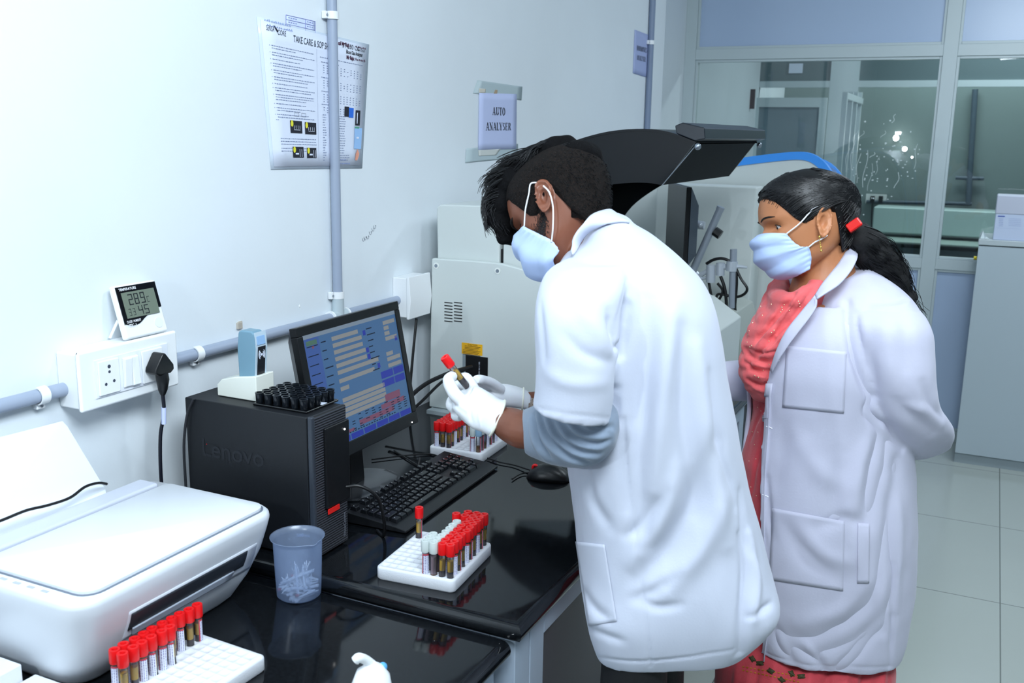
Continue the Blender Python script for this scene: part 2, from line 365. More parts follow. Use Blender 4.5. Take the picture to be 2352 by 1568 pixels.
# plug
yp=yb0+.165; pt=thing('power_plug','black three pin power plug in the wall socket with its cord','plug',(x1+.02,yp,1.19))
pl=[(yp-.003,1.222),(yp+.004,1.222),(yp+.024,1.196),(yp+.025,1.186),(yp+.016,1.180),(yp-.013,1.180),(yp-.024,1.186),(yp-.022,1.195)]
G().prism(pl,'x',x1+.0165,x1+.046).build('plug_body',BLACKP,pt,bevel=.005,seg=3)
nk=G(); nk.tube([(x1+.034,yp+.002,1.184),(x1+.036,yp+.002,1.168),(x1+.035,yp+.002,1.148),(x1+.034,yp+.002,1.138)],[.012,.0125,.009,.005],14); nk.build('strain_relief',BLACKP,pt,smooth=True)
cord=cr([(x1+.034,yp+.002,1.14),(x1+.033,yp+.003,1.10),(x1+.02,yp+.003,1.05),(x1+.012,yp+.006,.97),(x1+.01,yp+.012,.90),(x1+.01,yp+.02,.84)],8)
G().tube(cord,.0036,10).build('cord',mat('dark blue black cord','11131f',.4),pt,smooth=True)
G().tube([(x1+.0335,yp+.003,1.112),(x1+.031,yp+.003,1.078)],.0046,12).build('cord_tag',PAPER2,pt,smooth=True)
# junction box right of the monitor
t=thing('junction_box','white curved switch box beside the cream analyser on the wall','switch box',(XW,2.41,1.18))
G().box(XW,-1.452,2.345,2.455,1.130,1.243).build('back_box',WHITE,t,bevel=.003); G().prism([(-1.452,1.126),(-1.444,1.126),(-1.438,1.18),(-1.444,1.247),(-1.452,1.247)],'y',2.341,2.459).build('face_plate',WHITE,t,bevel=.002)
# screw plug bits
tag(G().box(XW,XW+.006,1.695,1.71,1.205,1.22).box(XW,XW+.004,1.70,1.712,1.208,1.222).build('wall_plug',mat('beige plug','b8b0a4',.6),bevel=.001),'small beige stub on the wall above the long conduit','wall plug')
p_=on(0,XW,688,703); tag(G().ball(p_,(.0015,.003,.004),6).build('wall_chip',WHITE),'tiny pale chip on the bare wall right of the card reader','mark')
# handwriting on the wall
hw=G(); rr=random.Random(5)
for k,(x,y) in enumerate(((834,551),(838,548),(844,546),(850,536),(856,528),(860,522))):
    pts=[on(0,XW+.0006,x+dx,y+dy) for dx,dy in ((-2,-4),(0,3),(3,0),(2,-5),(4,-3))]; hw.tube(cr(pts,3),.0006,4)
tag(hw.build('pencil_scribble',mat('pencil grey','8a9098',.8)),'faint pencil scribble slanting on the wall right of the vertical conduit','scribble')

# ------------------------------------------------------------ posters
def wall_quad(name,m,parent,pix,x,thick=.0006,label=None,cat=None,nb=8,bulge=0):
    a,b_,c,d=[on(0,x,*p) for p in pix]  # TL TR BR BL
    rows=[]
    for i in range(nb+1):
        t=i/nb; L=a.lerp(d,t); R_=b_.lerp(c,t); row=[]
        for j in range(nb+1):
            s_=j/nb; p=L.lerp(R_,s_); p.x+=bulge*math.sin(PI*s_)*math.sin(PI*t*1.0)+bulge*.4*math.sin(7*s_+3*t); row.append(p)
        rows.append(row)
    g=G().grid(rows); return g.build(name,m,parent,smooth=True,solid=-thick)
LAM=mat('clear laminate','d8e4f2',.25)
pt=thing('poster','large laminated instruction poster taped up behind the vertical conduit','poster',on(0,XW,720,385))
wall_quad('laminate',LAM,pt,((590,38),(848,102),(832,386),(623,389)),XW+.002)
PQ=((598,44),(842,106),(828,380),(630,383))
wall_quad('sheet',PAPER,pt,PQ,XW+.0038)
QA=[on(0,XW+.0047,*p) for p in PQ]
def pq(u,v): # u right 0..1, v down 0..1 on the sheet
    return QA[0].lerp(QA[3],v).lerp(QA[1].lerp(QA[2],v),u)
def pbox(g,u0,v0,u1,v1,dx=0):
    o_=Vector((dx,0,0)); return g.add([pq(u0,v0)+o_,pq(u1,v0)+o_,pq(u1,v1)+o_,pq(u0,v1)+o_],[(3,2,1,0)])
def pmat(u,v,dx=0):
    o_=pq(u,v)+Vector((dx,0,0)); return frame(o_,pq(u+.1,v)-pq(u,v),pq(u,v-.05)-pq(u,v))
lines=G(); rr=random.Random(11)
def textline(u0,u1,v,h=.006,bold=False):
    u=u0
    while u<u1-.01:
        w=.006+.018*rr.random(); 
        if u+w>u1: break
        pbox(lines,u,v,u+w,v+h*(.6+.4*rr.random())); u+=w+.005
v=.155
par=[2,2,1,2,2,2,1,2,3,1,2,1]
for k,nl in enumerate(par):
    pbox(lines,.055,v+.001,.06,v+.006)
    for q in range(nl): textline(.075,.47-(.12 if q==nl-1 else 0)*rr.random()*2,v,.0055); v+=.0175
    v+=.011
# v about .62
for vv in (.70-.055,): textline(.08,.46,vv); 
textline(.06,.1,.665)
for vv in (.795,.815,.835,.865,.885): textline(.09,.47,vv)
for u0 in (.53,):
    textline(.52,.97,.165); 
    for v0,nr in ((.20,3),(.315,3),(.42,3),(.52,2)):
        textline(.53,.72,v0,.007)
        for q in range(nr+1):
            for c in range(12):
                if rr.random()<.9: pbox(lines,.55+c*.036,v0+.024+q*.018,.562+c*.036,v0+.029+q*.018)
for k in range(19): 
    vv=.60+k*.0195
    textline(.54,.58,vv); textline(.62,.80 if k<16 else .86,vv)
pbox(lines,.487,.115,.4885,.96)
lines.build('print',mat('poster small print','7f8cab',.7),pt)
ttl=text_g('TAKE CARE & SOP SHEET',.0215,pmat(.272,.100,.0002),sx=.66,bold=.0001); ttl=merge(ttl,text_g('ST-200 CC',.0165,pmat(.745,.055,.0002)),text_g('Ultra Smart',.010,pmat(.90,.055,.0002),sx=.75),text_g('SENSA',.0165,pmat(.04,.062,.0002),sx=.6),text_g('CORE',.0165,pmat(.135,.075,.0002),sx=.7))
ttl.build('heading',mat('print dark','39424f',.6),pt)
q=G(); q.add([pq(.105,.02)+Vector((.0003,0,0)),pq(.118,.02)+Vector((.0003,0,0)),pq(.145,.055)+Vector((.0003,0,0)),pq(.132,.06)+Vector((.0003,0,0))],[(3,2,1,0)]); 
q=merge(q,text_g('Blood Gas Analyzer',.0125,pmat(.785,.095,.0003),sx=.72,bold=.0003)); q.build('logo_and_subtitle',INK,pt)
hand=merge(text_g('call Mr Raju -',.0125,pmat(.70,.042,.0005),sx=.8,bold=.0005),text_g('Mr Raju :',.0125,pmat(.79,.138,.0005),sx=.8,bold=.0006))
def scrib(u0,u1,v,h,n,seed,g=hand):
    r_=random.Random(seed); u=u0; 
    while u<u1:
        pts=[pq(u+dx,v+dy)+Vector((.0006,0,0)) for dx,dy in ((0,0),(.004,-h*r_.random()),(.008,h*.3*r_.random()),(.006,-h*.6),(.012,0))]; g.tube(cr(pts,3),.00045,4); u+=.016+.006*r_.random()
scrib(.885,.98,.030,.018,8,1); scrib(.885,.985,.132,.018,8,2); hand.build('handwriting',mat('maroon pen','4a1a3a',.6),pt)
h2=G(); scrib(.03,.25,-.0,.016,8,4,h2); scrib(.05,.27,.03,.014,8,5,h2); scrib(.74,.80,.955,.01,4,6,h2); scrib(.74,.86,.985,.012,4,7,h2); h2.build('faint_handwriting',mat('pale blue pen','8d9fd0',.6),pt)
im=G(); DK=mat('dark picture','23242e',.5)
for u0,v0,u1,v1 in ((.195,.665,.315,.755),(.345,.67,.465,.758),(.205,.855,.32,.935),(.355,.86,.46,.938),(.78,.52,.83,.60),(.91,.54,.965,.665)): pbox(im,u0,v0,u1,v1,.0003)
im.build('dark_picture',DK,pt)
im=G(); 
for u0,v0 in ((.20,.668),(.35,.674),(.21,.858),(.36,.863)):
    c=pq(u0+.013,v0+.018)+Vector((.0006,0,0)); pts=[c+Vector((0,.005*math.cos(a),.0075*math.sin(a))) for a in [2*PI*i/12 for i in range(12)]]; im.add(pts,[tuple(range(12))])
im.build('yellow_badge',mat('yellow print','e6df3c',.5),pt)
im=G()
for u0,v0 in ((.23,.70),(.38,.705)):
    for k in range(4): pbox(im,u0+k*.02,v0,u0+k*.02+.003,v0+.025,.0006)
    pbox(im,u0,v0+.03,u0+.065,v0+.033,.0006)
for u0,v0 in ((.232,.90),(.382,.905)): pbox(im,u0,v0,u0+.035,v0+.012,.0006); pbox(im,u0+.045,v0-.028,u0+.049,v0+.028,.0006); pbox(im,u0+.065,v0-.028,u0+.069,v0+.028,.0006)
pbox(im,.925,.56,.935,.65,.0006); pbox(im,.93,.76,.96,.775,.0006); im.build('white_marks',PAPER,pt)
im=G(); pbox(im,.83,.525,.885,.605,.0003); im.build('blue_glove_picture',mat('bright blue print','2f6fd8',.5),pt)
im=G(); pbox(im,.905,.685,.995,.86,.0003); im.build('pale_blue_picture',mat('pale blue print','9dc4f0',.5),pt)
im=G(); im.add([pq(u,v)+Vector((.0007,0,0)) for u,v in ((.925,.955),(.93,.90),(.945,.872),(.952,.86),(.958,.872),(.975,.90),(.965,.93),(.95,.957))],[tuple(range(8))[::-1]]); im.build('hand_picture',mat('skin print','e8a088',.6),pt)
im=G(); pbox(im,.905,.675,.96,.69,.0005); im.build('green_strip',mat('green print','5aa088',.6),pt)
im=G()
for u0 in (.245,.315): 
    for e in (0,): pbox(im,u0,.605,u0+.045,.607,.0003); pbox(im,u0,.63,u0+.045,.632,.0003); pbox(im,u0,.605,u0+.002,.632,.0003); pbox(im,u0+.043,.605,u0+.045,.632,.0003)
im.build('key_outline',INKG,pt)
# small slip above
pt=thing('paper_slip','small printed table slip stuck above the poster','paper',on(0,XW,690,75))
wall_quad('sheet',mat('pale slip','d6e2fa',.6),pt,((657,34),(724,49),(724,78),(657,62)),XW+.0012)
SQ=[on(0,XW+.0020,*p) for p in ((657,34),(724,49),(724,90),(657,75))]
def sq(u,v): return SQ[0].lerp(SQ[3],v).lerp(SQ[1].lerp(SQ[2],v),u)
g=G()
for v_ in (0,.25,.5): g.tube([sq(0,v_),sq(1,v_)],.0006,4)
for u_ in (0,.66,1): g.tube([sq(u_,0),sq(u_,.7)],.0006,4)
for v_ in (.12,.37): 
    for u_ in (.08,.16,.24,.32,.72,.8,.88): g.tube([sq(u_,v_),sq(u_+.04,v_)],.0008,4)
g.build('table_print',mat('lilac print','8b90cc',.6),pt)
# AUTO ANALYSER sign
pt=thing('paper_sign','white paper sign reading auto analyser taped on the wall','sign',on(0,XW,1145,340))
TAPE=mat('yellowed clear tape','b9c8cc',.3)
wall_quad('tape',TAPE,pt,((1097,184),(1200,199),(1198,230),(1087,214)),XW+.0016)
wall_quad('tape',TAPE,pt,((1071,341),(1190,330),(1190,362),(1069,374)),XW+.0016)
wall_quad('sheet',PAPER2,pt,((1101,213),(1187,216),(1186,342),(1099,344)),XW+.0028,bulge=.0005)
wall_quad('torn_corner',mat('beige torn paper','d5cec0',.7),pt,((1101,203),(1116,204),(1115,213),(1101,213)),XW+.003); wall_quad('torn_corner',mat('brown stain','b09a80',.7),pt,((1138,206),(1143,207),(1142,215),(1134,215)),XW+.003)
wall_quad('torn_corner',mat('pale torn paper','cfd2ce',.7),pt,((1099,345),(1150,342),(1140,356),(1100,358)),XW+.003)
XS=XW+.0043
def sign_text(txt,pl,pr,ptop,pbot,yb_l,yb_r,name,par,mm,x=XS):
    """serif capitals built from thick and thin strokes, fitted between two wall points"""
    a=on(0,x,pl,yb_l); b_=on(0,x,pr,yb_r); h=(on(0,x,pl,ptop)-on(0,x,pl,pbot)).length
    W_=(b_-a).length; ydir=(b_-a).normalized(); M_=frame(a,ydir,Vector((0,0,1)))
    T=.17;t_=.065
    def stroke(p,q_,w): # slanted bar with horizontal ends
        return [(p[0]-w/2,p[1]),(p[0]+w/2,p[1]),(q_[0]+w/2,q_[1]),(q_[0]-w/2,q_[1])]
    def serif(x_,y_,w=.36): return [(x_-w/2,y_-(0 if y_<.5 else .05)),(x_+w/2,y_-(0 if y_<.5 else .05)),(x_+w/2,y_+(.05 if y_<.5 else 0)),(x_-w/2,y_+(.05 if y_<.5 else 0))]
    def arc(cx,cy,rx,ry,a0,a1,wx,wy,n=10):
        out=[]
        for i in range(n):
            A0=a0+(a1-a0)*i/n; A1=a0+(a1-a0)*(i+1)/n
            f_=lambda A,k:(cx+(rx-k*wx)*math.cos(A),cy+(ry-k*wy)*math.sin(A))
            out.append([f_(A0,1),f_(A0,0),f_(A1,0),f_(A1,1)])
        return out
    LT={'A':(.9,[stroke((.15,0),(.42,1),t_),stroke((.72,0),(.45,1),T),[(.25,.3),(.65,.3),(.65,.37),(.25,.37)],serif(.14,0,.28),serif(.73,0,.34)]),
    'U':(.9,[stroke((.22,.3),(.22,1),T),stroke((.72,.3),(.72,1),t_),serif(.22,1),serif(.72,1,.3)]+arc(.455,.33,.335,.33,PI,2*PI,.2,.08)),
    'T':(.8,[stroke((.4,0),(.4,1),T),[(.05,.94),(.75,.94),(.75,1),(.05,1)],serif(.4,0,.36),[(.05,.75),(.1,.75),(.12,1),(.05,1)],[(.7,.75),(.75,.75),(.75,1),(.68,1)]]),
    'O':(.88,arc(.42,.5,.38,.52,0,2*PI,.19,.07,24)),
    'N':(.92,[stroke((.2,0),(.2,1),t_),stroke((.72,0),(.2,1),T),stroke((.74,0),(.74,1),t_),serif(.2,0,.28),serif(.15,1,.3),serif(.74,1,.28)]),
    'L':(.75,[stroke((.22,0),(.22,1),T),[(.1,0),(.68,0),(.68,.06),(.1,.06)],[(.62,0),(.68,0),(.70,.26),(.66,.26)],serif(.22,1)]),
    'Y':(.85,[stroke((.4,0),(.4,.45),T),stroke((.4,.42),(.12,1),T),stroke((.44,.42),(.7,1),t_),serif(.4,0),serif(.13,1,.32),serif(.7,1,.28)]),
    'S':(.68,arc(.33,.74,.25,.26,.3,1.5*PI,.13,.07)+arc(.33,.26,.27,.27,-.5*PI*1.35-PI*.15,PI*.5,.14,.07)),
    'E':(.78,[stroke((.22,0),(.22,1),T),[(.1,0),(.68,0),(.68,.06),(.1,.06)],[(.1,.94),(.66,.94),(.66,1),(.1,1)],[(.2,.49),(.52,.49),(.52,.55),(.2,.55)],[(.63,0),(.68,0),(.70,.25),(.66,.25)],[(.62,.76),(.66,.76),(.66,1),(.60,1)]]),
    'R':(.85,[stroke((.22,0),(.22,1),T),[(.1,.94),(.4,.94),(.4,1),(.1,1)],[(.2,.46),(.42,.46),(.42,.52),(.2,.52)],stroke((.72,0),(.44,.48),T),serif(.22,0),serif(.75,0,.22)]+arc(.4,.73,.27,.27,-PI/2,PI/2,.17,.06)),
    'H':(.92,[stroke((.22,0),(.22,1),T),stroke((.7,0),(.7,1),T),[(.2,.47),(.7,.47),(.7,.54),(.2,.54)],serif(.22,0),serif(.22,1),serif(.7,0),serif(.7,1)]),
    'M':(1.05,[stroke((.18,0),(.18,1),t_),stroke((.5,0),(.2,1),T),stroke((.52,0),(.85,1),t_),stroke((.86,0),(.86,1),T),serif(.18,0,.26),serif(.86,0)])}
    tot=sum(LT[c][0] for c in txt); k=W_/tot; g=G(); x_=0
    for i,c in enumerate(txt):
        w,polys=LT[c]
        for j,pol in enumerate(polys): g.add([M_@Vector((x_+p[0]*k,p[1]*h,.00002*j)) for p in pol],[tuple(range(len(pol)))])
        x_+=w*k
    g.build(name,mm,par)
sign_text('AUTO',1131,1161,246,264,264,265,'lettering',pt,INK)
sign_text('ANALYSER',1116,1174,281,299,299,299,'lettering',pt,INK)
# hormones sign
pt=thing('paper_sign','distant lilac paper sign reading hormones analyser','sign',on(0,XW,1474,175))
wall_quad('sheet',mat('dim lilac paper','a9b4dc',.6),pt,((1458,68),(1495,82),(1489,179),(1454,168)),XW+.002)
sign_text('HORMONES',1463,1486,107,118,115,121,'lettering',pt,INK,XW+.004); sign_text('ANALYSER',1463,1483,128,139,137,142,'lettering',pt,INK,XW+.004)

# ------------------------------------------------------------ cabinet at the right with a carton
cb=thing('storage_cabinet','tall pale grey storage cabinet at the right edge with a carton on top','cabinet',(.40,5.62,0))
CABM=mat('pale laminate','b9c6ce',.3)
G().box(-.033,.95,5.45,5.82,.05,1.135).build('carcass',CABM,cb,bevel=.002)
G().box(-.036,.96,5.425,5.82,1.138,1.166).build('top',mat('cabinet top','c2ccd0',.25),cb,bevel=.003)
G().box(-.033,.46,5.43,5.449,.055,1.133).build('door',CABM,cb,bevel=.002); G().box(.464,.95,5.43,5.449,.055,1.133).build('door',CABM,cb,bevel=.002)
G().box(-.033,.95,5.445,5.80,0,.05).build('plinth',mat('plinth grey','9aa6ac',.4),cb)
p_=on(0,-.034,2234,652); G().cyl((-.035,5.62,p_.z),(-.050,5.62,p_.z),.010,n=12).build('brass_knob',mat('brass yellow','c8b428',.3,metal=.6),cb,smooth=True)
tag(G().add([(-.03,5.45,1.167),(-.01,5.44,1.168),(.012,5.46,1.167),(.0,5.52,1.167),(-.035,5.52,1.168),(-.02,5.47,1.205),(-.03,5.50,1.195),(-.005,5.49,1.175)],[(0,1,5),(1,2,7),(2,3,7),(3,4,6),(4,0,5),(0,4,3,2,1),(1,7,5),(7,3,6),(4,6,5),(5,7,6)]).build('crumpled_wrap',mat('clear film','e8f2f4',.15,spec=.8)),'crumpled clear film on the left corner of the cabinet top','wrap')
bxn=thing('carton','white and blue kit carton standing on the cabinet','box',(.14,5.52,1.166))
G().box(.027,.30,5.44,5.60,1.166,1.30).build('body',mat('carton white','c9d4ec',.5),bxn,bevel=.003)
G().box(.024,.303,5.437,5.603,1.293,1.385).build('lid',mat('carton lid','c4c8d8',.5),bxn,bevel=.006)
lb=G()
yf=5.4385
def cbx(px0,py0,px1,py1,g): a=on(1,yf,px0,py0); b_=on(1,yf,px1,py1); g.add([(a.x,yf,a.z),(b_.x,yf,a.z),(b_.x,yf,b_.z),(a.x,yf,b_.z)],[(0,3,2,1)])
cbx(2292,495,2308,498,lb); cbx(2289,523,2346,526,lb); lb.build('blue_bands',mat('blue band','2c4fb0',.5),bxn)
lb=G(); a=on(1,yf,2323,484); lb.add([(a.x+.024*math.cos(t),yf-.0002,a.z-.013*math.sin(t)) for t in [PI*i/12 for i in range(13)]],[tuple(range(13))]); lb.build('blue_logo',mat('sky blue','4a9ae8',.5),bxn)
lb=G()
for k in range(5): cbx(2294,502+k*4,2304,503+k*4,lb); cbx(2317,502+k*4,2345,503+k*4,lb)
a=on(1,yf,2338,492); lb=merge(lb,text_g('CalSet',.022,frame((a.x,yf-.0003,a.z),(1,0,0),(0,0,1)),sx=.9)); lb.build('fine_print',mat('blue grey print','6f86c0',.6),bxn)

# ------------------------------------------------------------ counters
def zf(py): pass
ZC=.83; ZL=.80; XE=-.640; YE=1.392
ct=thing('work_counter','black granite far counter carrying the computer, on white and dark cabinets','counter',(-1.07,2.6,0))
def slab(x0,x1,y0,y1,z0,z1,rx,ry):
    """slab with a rounded nose on the +x side and, if ry, on the -y side"""
    g=G(); prof=[]; R_=(z1-z0)/2; n=8
    offs=[(R_*(1-math.cos(PI*i/n)) ,) for i in range(n+1)]
    rows=[]
    for i in range(n+1):
        a=PI*i/n-PI/2; e=R_*(1-math.cos(a)); z=(z0+z1)/2+R_*math.sin(a)
        rows.append([Vector((x0,y0+(e if ry else 0),z)),Vector((x1-e,y0+(e if ry else 0),z)),Vector((x1-e,y1,z)),Vector((x0,y1,z))])
    g.grid(rows,True,True); return g
slab(XW,XE,YE,3.93,ZC-.036,ZC,1,1).build('countertop',GRANITE,ct,smooth=True)
FRM=mat('satin grey white frame','a9b6c6',.35)
fx=XE-.02
cbn=G(); 
for (a,b_) in ((YE+.02,YE+.08),(YE+.085,YE+.145),(2.25,2.31),(3.1,3.16)): cbn.box(fx-.05,fx,a,b_,.0,ZC-.036)
cbn.box(fx-.05,fx,YE+.145,2.25,ZC-.085,ZC-.037); cbn.box(fx-.05,fx,2.31,3.1,ZC-.085,ZC-.037)
cbn.box(XW+.02,fx-.05,YE+.02,YE+.05,.02,ZC-.037)
cbn.build('frame',FRM,ct,bevel=.002)
DRW=mat('dark drawer laminate','3b3a42',.35)
G().box(fx-.03,fx-.008,YE+.148,2.247,.30,ZC-.088).build('drawer_front',DRW,ct,bevel=.002); G().box(fx-.03,fx-.008,2.313,3.097,.30,ZC-.088).build('drawer_front',DRW,ct,bevel=.002)
G().box(fx-.06,fx-.03,YE+.148,3.9,.08,ZC-.088).build('carcass',mat('dark carcass','22252b',.5),ct)
cl=thing('work_counter','lower black granite counter in front carrying the printer and beaker','counter',(-1.08,.4,0))
slab(XW,XE-.018,-1.2,YE-.001,ZL-.036,ZL-.0005,1,0).build('countertop',GRANITE,cl,smooth=True)
cbn=G()
for (a,b_) in ((YE-.11,YE+.0),(YE-.23,YE-.115),(.5,.6)): cbn.box(fx-.06,fx-.03,a,b_,0,ZL-.037)
cbn.box(fx-.06,fx-.03,.6,YE-.235,.1,ZL-.037)
cbn.build('frame',FRM,cl,bevel=.002)
G().box(XW+.02,fx-.06,-1.1,YE-.02,.1,ZL-.037).build('carcass',mat('dark carcass b','22252b',.5),cl)
# ============================================================ desktop computer
XF=-1.100; y0,y1=1.437,1.548; zt=1.120
pc=thing('desktop_computer','black tower computer standing on the counter against the wall','computer',(-1.255,1.4925,ZC))
G().box(-1.412,XF-.012,y0,y1,ZC+.006,zt).build('case',BLACKM,pc,bevel=.0025)
MESH=bpy.data.materials.new('perforated grille'); MESH.use_nodes=True; nt=MESH.node_tree; b=nt.nodes['Principled BSDF']; b.inputs['Roughness'].default_value=.45
tc=nt.nodes.new('ShaderNodeTexCoord'); vo=nt.nodes.new('ShaderNodeTexWave'); vo.bands_direction='Z'; vo.inputs['Scale'].default_value=62; vo.wave_type='BANDS'
rp=nt.nodes.new('ShaderNodeValToRGB'); rp.color_ramp.elements[0].color=lin('0a0b0e'); rp.color_ramp.elements[1].color=lin('43464e'); rp.color_ramp.elements[0].position=.35; rp.color_ramp.elements[1].position=.6
nt.links.new(tc.outputs['Object'],vo.inputs['Vector']); nt.links.new(vo.outputs[0],rp.inputs[0]); nt.links.new(rp.outputs[0],b.inputs['Base Color'])
fp=G().box(XF-.012,XF,y0,y1,ZC+.006,zt+.001).build('front_bezel',MESH,pc,bevel=.004,seg=3)
G().box(XF-.011,XF+.001,y0-.0005,y0+.009,ZC+.006,zt+.0015).build('bezel_edge',mat('dark slate plastic','30363f',.4),pc,bevel=.003)
G().box(XF-.002,XF+.006,y0+.034,y1+.001,ZC+.098,zt-.028).build('drive_panel',BLACKP,pc,bevel=.003)
o=G().box(XF+.0055,XF+.0075,y0+.036,y0+.072,ZC+.088,ZC+.098).build('red_stripe',mat('red stripe','e0201c',.4),pc); o['label']='bright red stripe'
G().ball((XF+.0065,y1-.016,zt-.045),.0018,8).build('power_light',mat('power led','ffffff',.3,emit=6),pc)
G().ball((-1.36,y0-.0005,1.03),.0009,6).build('side_light',RED,pc)
g=text_g('Lenovo',.052,frame((-1.375,y0-.0007,1.005),(1,0,-.0),(0,0,1)),sx=1.02,bold=.0003); g.build('logo_lettering',mat('debossed dark grey','1d2026',.6),pc)
g=text_g('ThinkCentre',.010,frame((XF+.0015,y1-.012,ZC+.02),(0,0,1),(0,-1,0)),sx=1.0); g.build('model_lettering',mat('silver print','8a8f9a',.4),pc)
for yy in (y0+.02,y1-.02):
    for xx in (-1.39,-1.13): G().cyl((xx,yy,ZC),(xx,yy,ZC+.007),.009,n=12).build('foot',BLACKP,pc)
t=tag(G().tube(cr([(-1.385,y0-.004,1.121),(-1.402,y0-.006,1.085),(-1.413,y0-.008,1.02),(-1.416,y0-.006,.93),(-1.418,y0-.004,.84)],6),.0028,8).build('reader_cable',mat('dull black rubber','23252a',.6),smooth=True),'black cable hanging down the side of the tower from the reader holder','cable')
# RFID reader in white holder
hd=thing('card_reader','handheld card reader with wave symbol standing in a white holder on the tower','card reader',(-1.31,1.50,zt))
hx0,hx1,hy0,hy1=-1.362,-1.262,1.476,1.530
G().prism([(hx0,zt+.001),(hx1,zt+.001),(hx1,zt+.052),(hx0+.045,zt+.044),(hx0+.012,zt+.036),(hx0,zt+.024)],'y',hy0,hy1).build('holder',mat('ivory plastic','e2e5dc',.45),hd,bevel=.002)
rx0,rx1=hx0+.028,hx1-.006; ry0,ry1=hy0+.010,hy1-.014
TEAL=mat('slate blue plastic','6f93a6',.35)
G().prism([(hx1-.052,zt+.04),(hx1-.012,zt+.04),(hx1-.006,zt+.11),(hx1-.009,zt+.134),(hx1-.016,zt+.139),(hx1-.044,zt+.139),(hx1-.050,zt+.134),(hx1-.054,zt+.10)],'y',ry0,ry1).build('reader_shell',TEAL,hd,bevel=.004,seg=3)
xx=hx1-.009
def fx_(z): return interp([(zt+.04,hx1-.012),(zt+.11,hx1-.006),(zt+.134,hx1-.009),(zt+.14,hx1-.010)],z)
def reader_q(ya,yb,za,zb,e,name,m):
    g=G(); n=6; rows=[]
    for i in range(n+1):
        z=za+(zb-za)*i/n; rows.append([Vector((fx_(z)+e,ya,z)),Vector((fx_(z)+e,yb,z))])
    g.grid(rows); o=g.build(name,m,hd,solid=.001); return o
reader_q(ry0-.0005,ry1+.003,zt+.040,zt+.137,.0015,'pale_bezel',mat('silver blue plastic','b9cbd8',.3))
reader_q(ry0+.005,ry1-.003,zt+.044,zt+.108,.0025,'black_panel',mat('dark panel','16161e',.3))
reader_q(ry0+.004,ry1-.003,zt+.112,zt+.129,.0025,'blue_strip',mat('blue strip','8fb4dc',.4))
g=G(); yc=(ry0+ry1)/2; zc2=zt+.092; xo=fx_(zc2)+.0036
g.add([(xo,yc+.0028*math.cos(a),zc2+.0028*math.sin(a)) for a in [2*PI*i/12 for i in range(12)]],[tuple(range(12))])
for r_,sg_ in ((.0055,1),(.0085,1),(.0055,-1),(.0085,-1)):
    pts=[Vector((xo,yc+sg_*r_*math.cos(a),zc2+r_*1.35*math.sin(a))) for a in [-.8+1.6*i/8 for i in range(9)]]; g.tube(pts,.0008,4)
g.build('wave_symbol',PAPER,hd)
# sample cup tray
tr=thing('sample_cup_tray','black tray of round empty sample cups lying on the tower','tray',(-1.19,1.507,zt))
G().box(-1.256,-1.126,1.456,1.560,zt,zt+.005).build('tray_base',BLACKG,tr,bevel=.002)
CUPM=mat('smoky black plastic','12171d',.18)
cp=None
cupg=G().lathe([(.0068,0),(.0072,.0005),(.0082,.018),(.0088,.0185),(.0088,.0205),(.0062,.0205),(.006,.006),(0.00001,.005)],16)
for i in range(6):
    for j in range(5):
        loc=Vector((-1.2455+i*.0212,1.4655+j*.0212,zt+.005))
        if cp is None:
            cp=cupg.build('cup',CUPM,tr,smooth=True,world=False); 
            cp.location=loc-tr.location
        else:
            c=cp.copy(); COL.objects.link(c); c.parent=tr; c.location=loc-tr.location
G().box(-1.140,-1.128,1.508,1.524,zt+.0052,zt+.006).build('white_sticker',PAPER,tr)
# ============================================================ monitor
mn=thing('computer_monitor','black lcd monitor tilted back, showing a blue lab program','monitor',(-1.235,1.84,ZC))
c=Vector((-1.25,1.815,1.093)); tlt=math.radians(11)
ux=Vector((0,1,0)); uz=Vector((-math.sin(tlt),0,math.cos(tlt))); un=ux.cross(uz)   # un points to +x
MM=Matrix((ux,uz,un)).transposed().to_4x4(); MM.translation=c
hw,hh=.1985,.152
def mbx(x0,x1,y0,y1,z0,z1): return G().box(x0,x1,y0,y1,z0,z1).xf(MM)
g=G()
for a in ((-hw,hw,hh-.020,hh,-.012,.006),(-hw,hw,-hh,-hh+.030,-.012,.006),(-hw,-hw+.020,-hh+.03,hh-.02,-.012,.006),(hw-.020,hw,-hh+.03,hh-.02,-.012,.006)): g.box(*a)
g.xf(MM).build('bezel',BLACKP,mn,bevel=.002)
G().hexa([Vector(p) for p in ((-hw+.002,-hh+.002,-.012),(hw-.002,-hh+.002,-.012),(hw-.03,-hh+.04,-.045),(-hw+.03,-hh+.04,-.045),(-hw+.002,hh-.002,-.012),(hw-.002,hh-.002,-.012),(hw-.03,hh-.03,-.045),(-hw+.03,hh-.03,-.045))]).xf(MM).build('back_shell',BLACKP,mn,bevel=.003)
sx0,sx1,sy0,sy1=-hw+.020,hw-.020,-hh+.030,hh-.020
scr=G().box(sx0,sx1,sy0,sy1,-.011,.0035).xf(MM).build('screen',mat('screen blue','16243a',.35,emit=.42,ecol='4f78a6'),mn)
def sq2(u0,v0,u1,v1,g,e=.0038):
    X=lambda u:sx0+(sx1-sx0)*u; Y=lambda v:sy1-(sy1-sy0)*v
    g.add([MM@Vector((X(u0),Y(v1),e)),MM@Vector((X(u1),Y(v1),e)),MM@Vector((X(u1),Y(v0),e)),MM@Vector((X(u0),Y(v0),e))],[(0,1,2,3)]); return g
EM=lambda n,c,k=.5: mat(n,''.join('%02x'%int(int(c[i:i+2],16)*.30) for i in (0,2,4)),.4,emit=k*1.1,ecol=c)
sq2(0,0,1,.035,G()).build('title_bar',EM('title bar','8fa3b8',.35),scr)
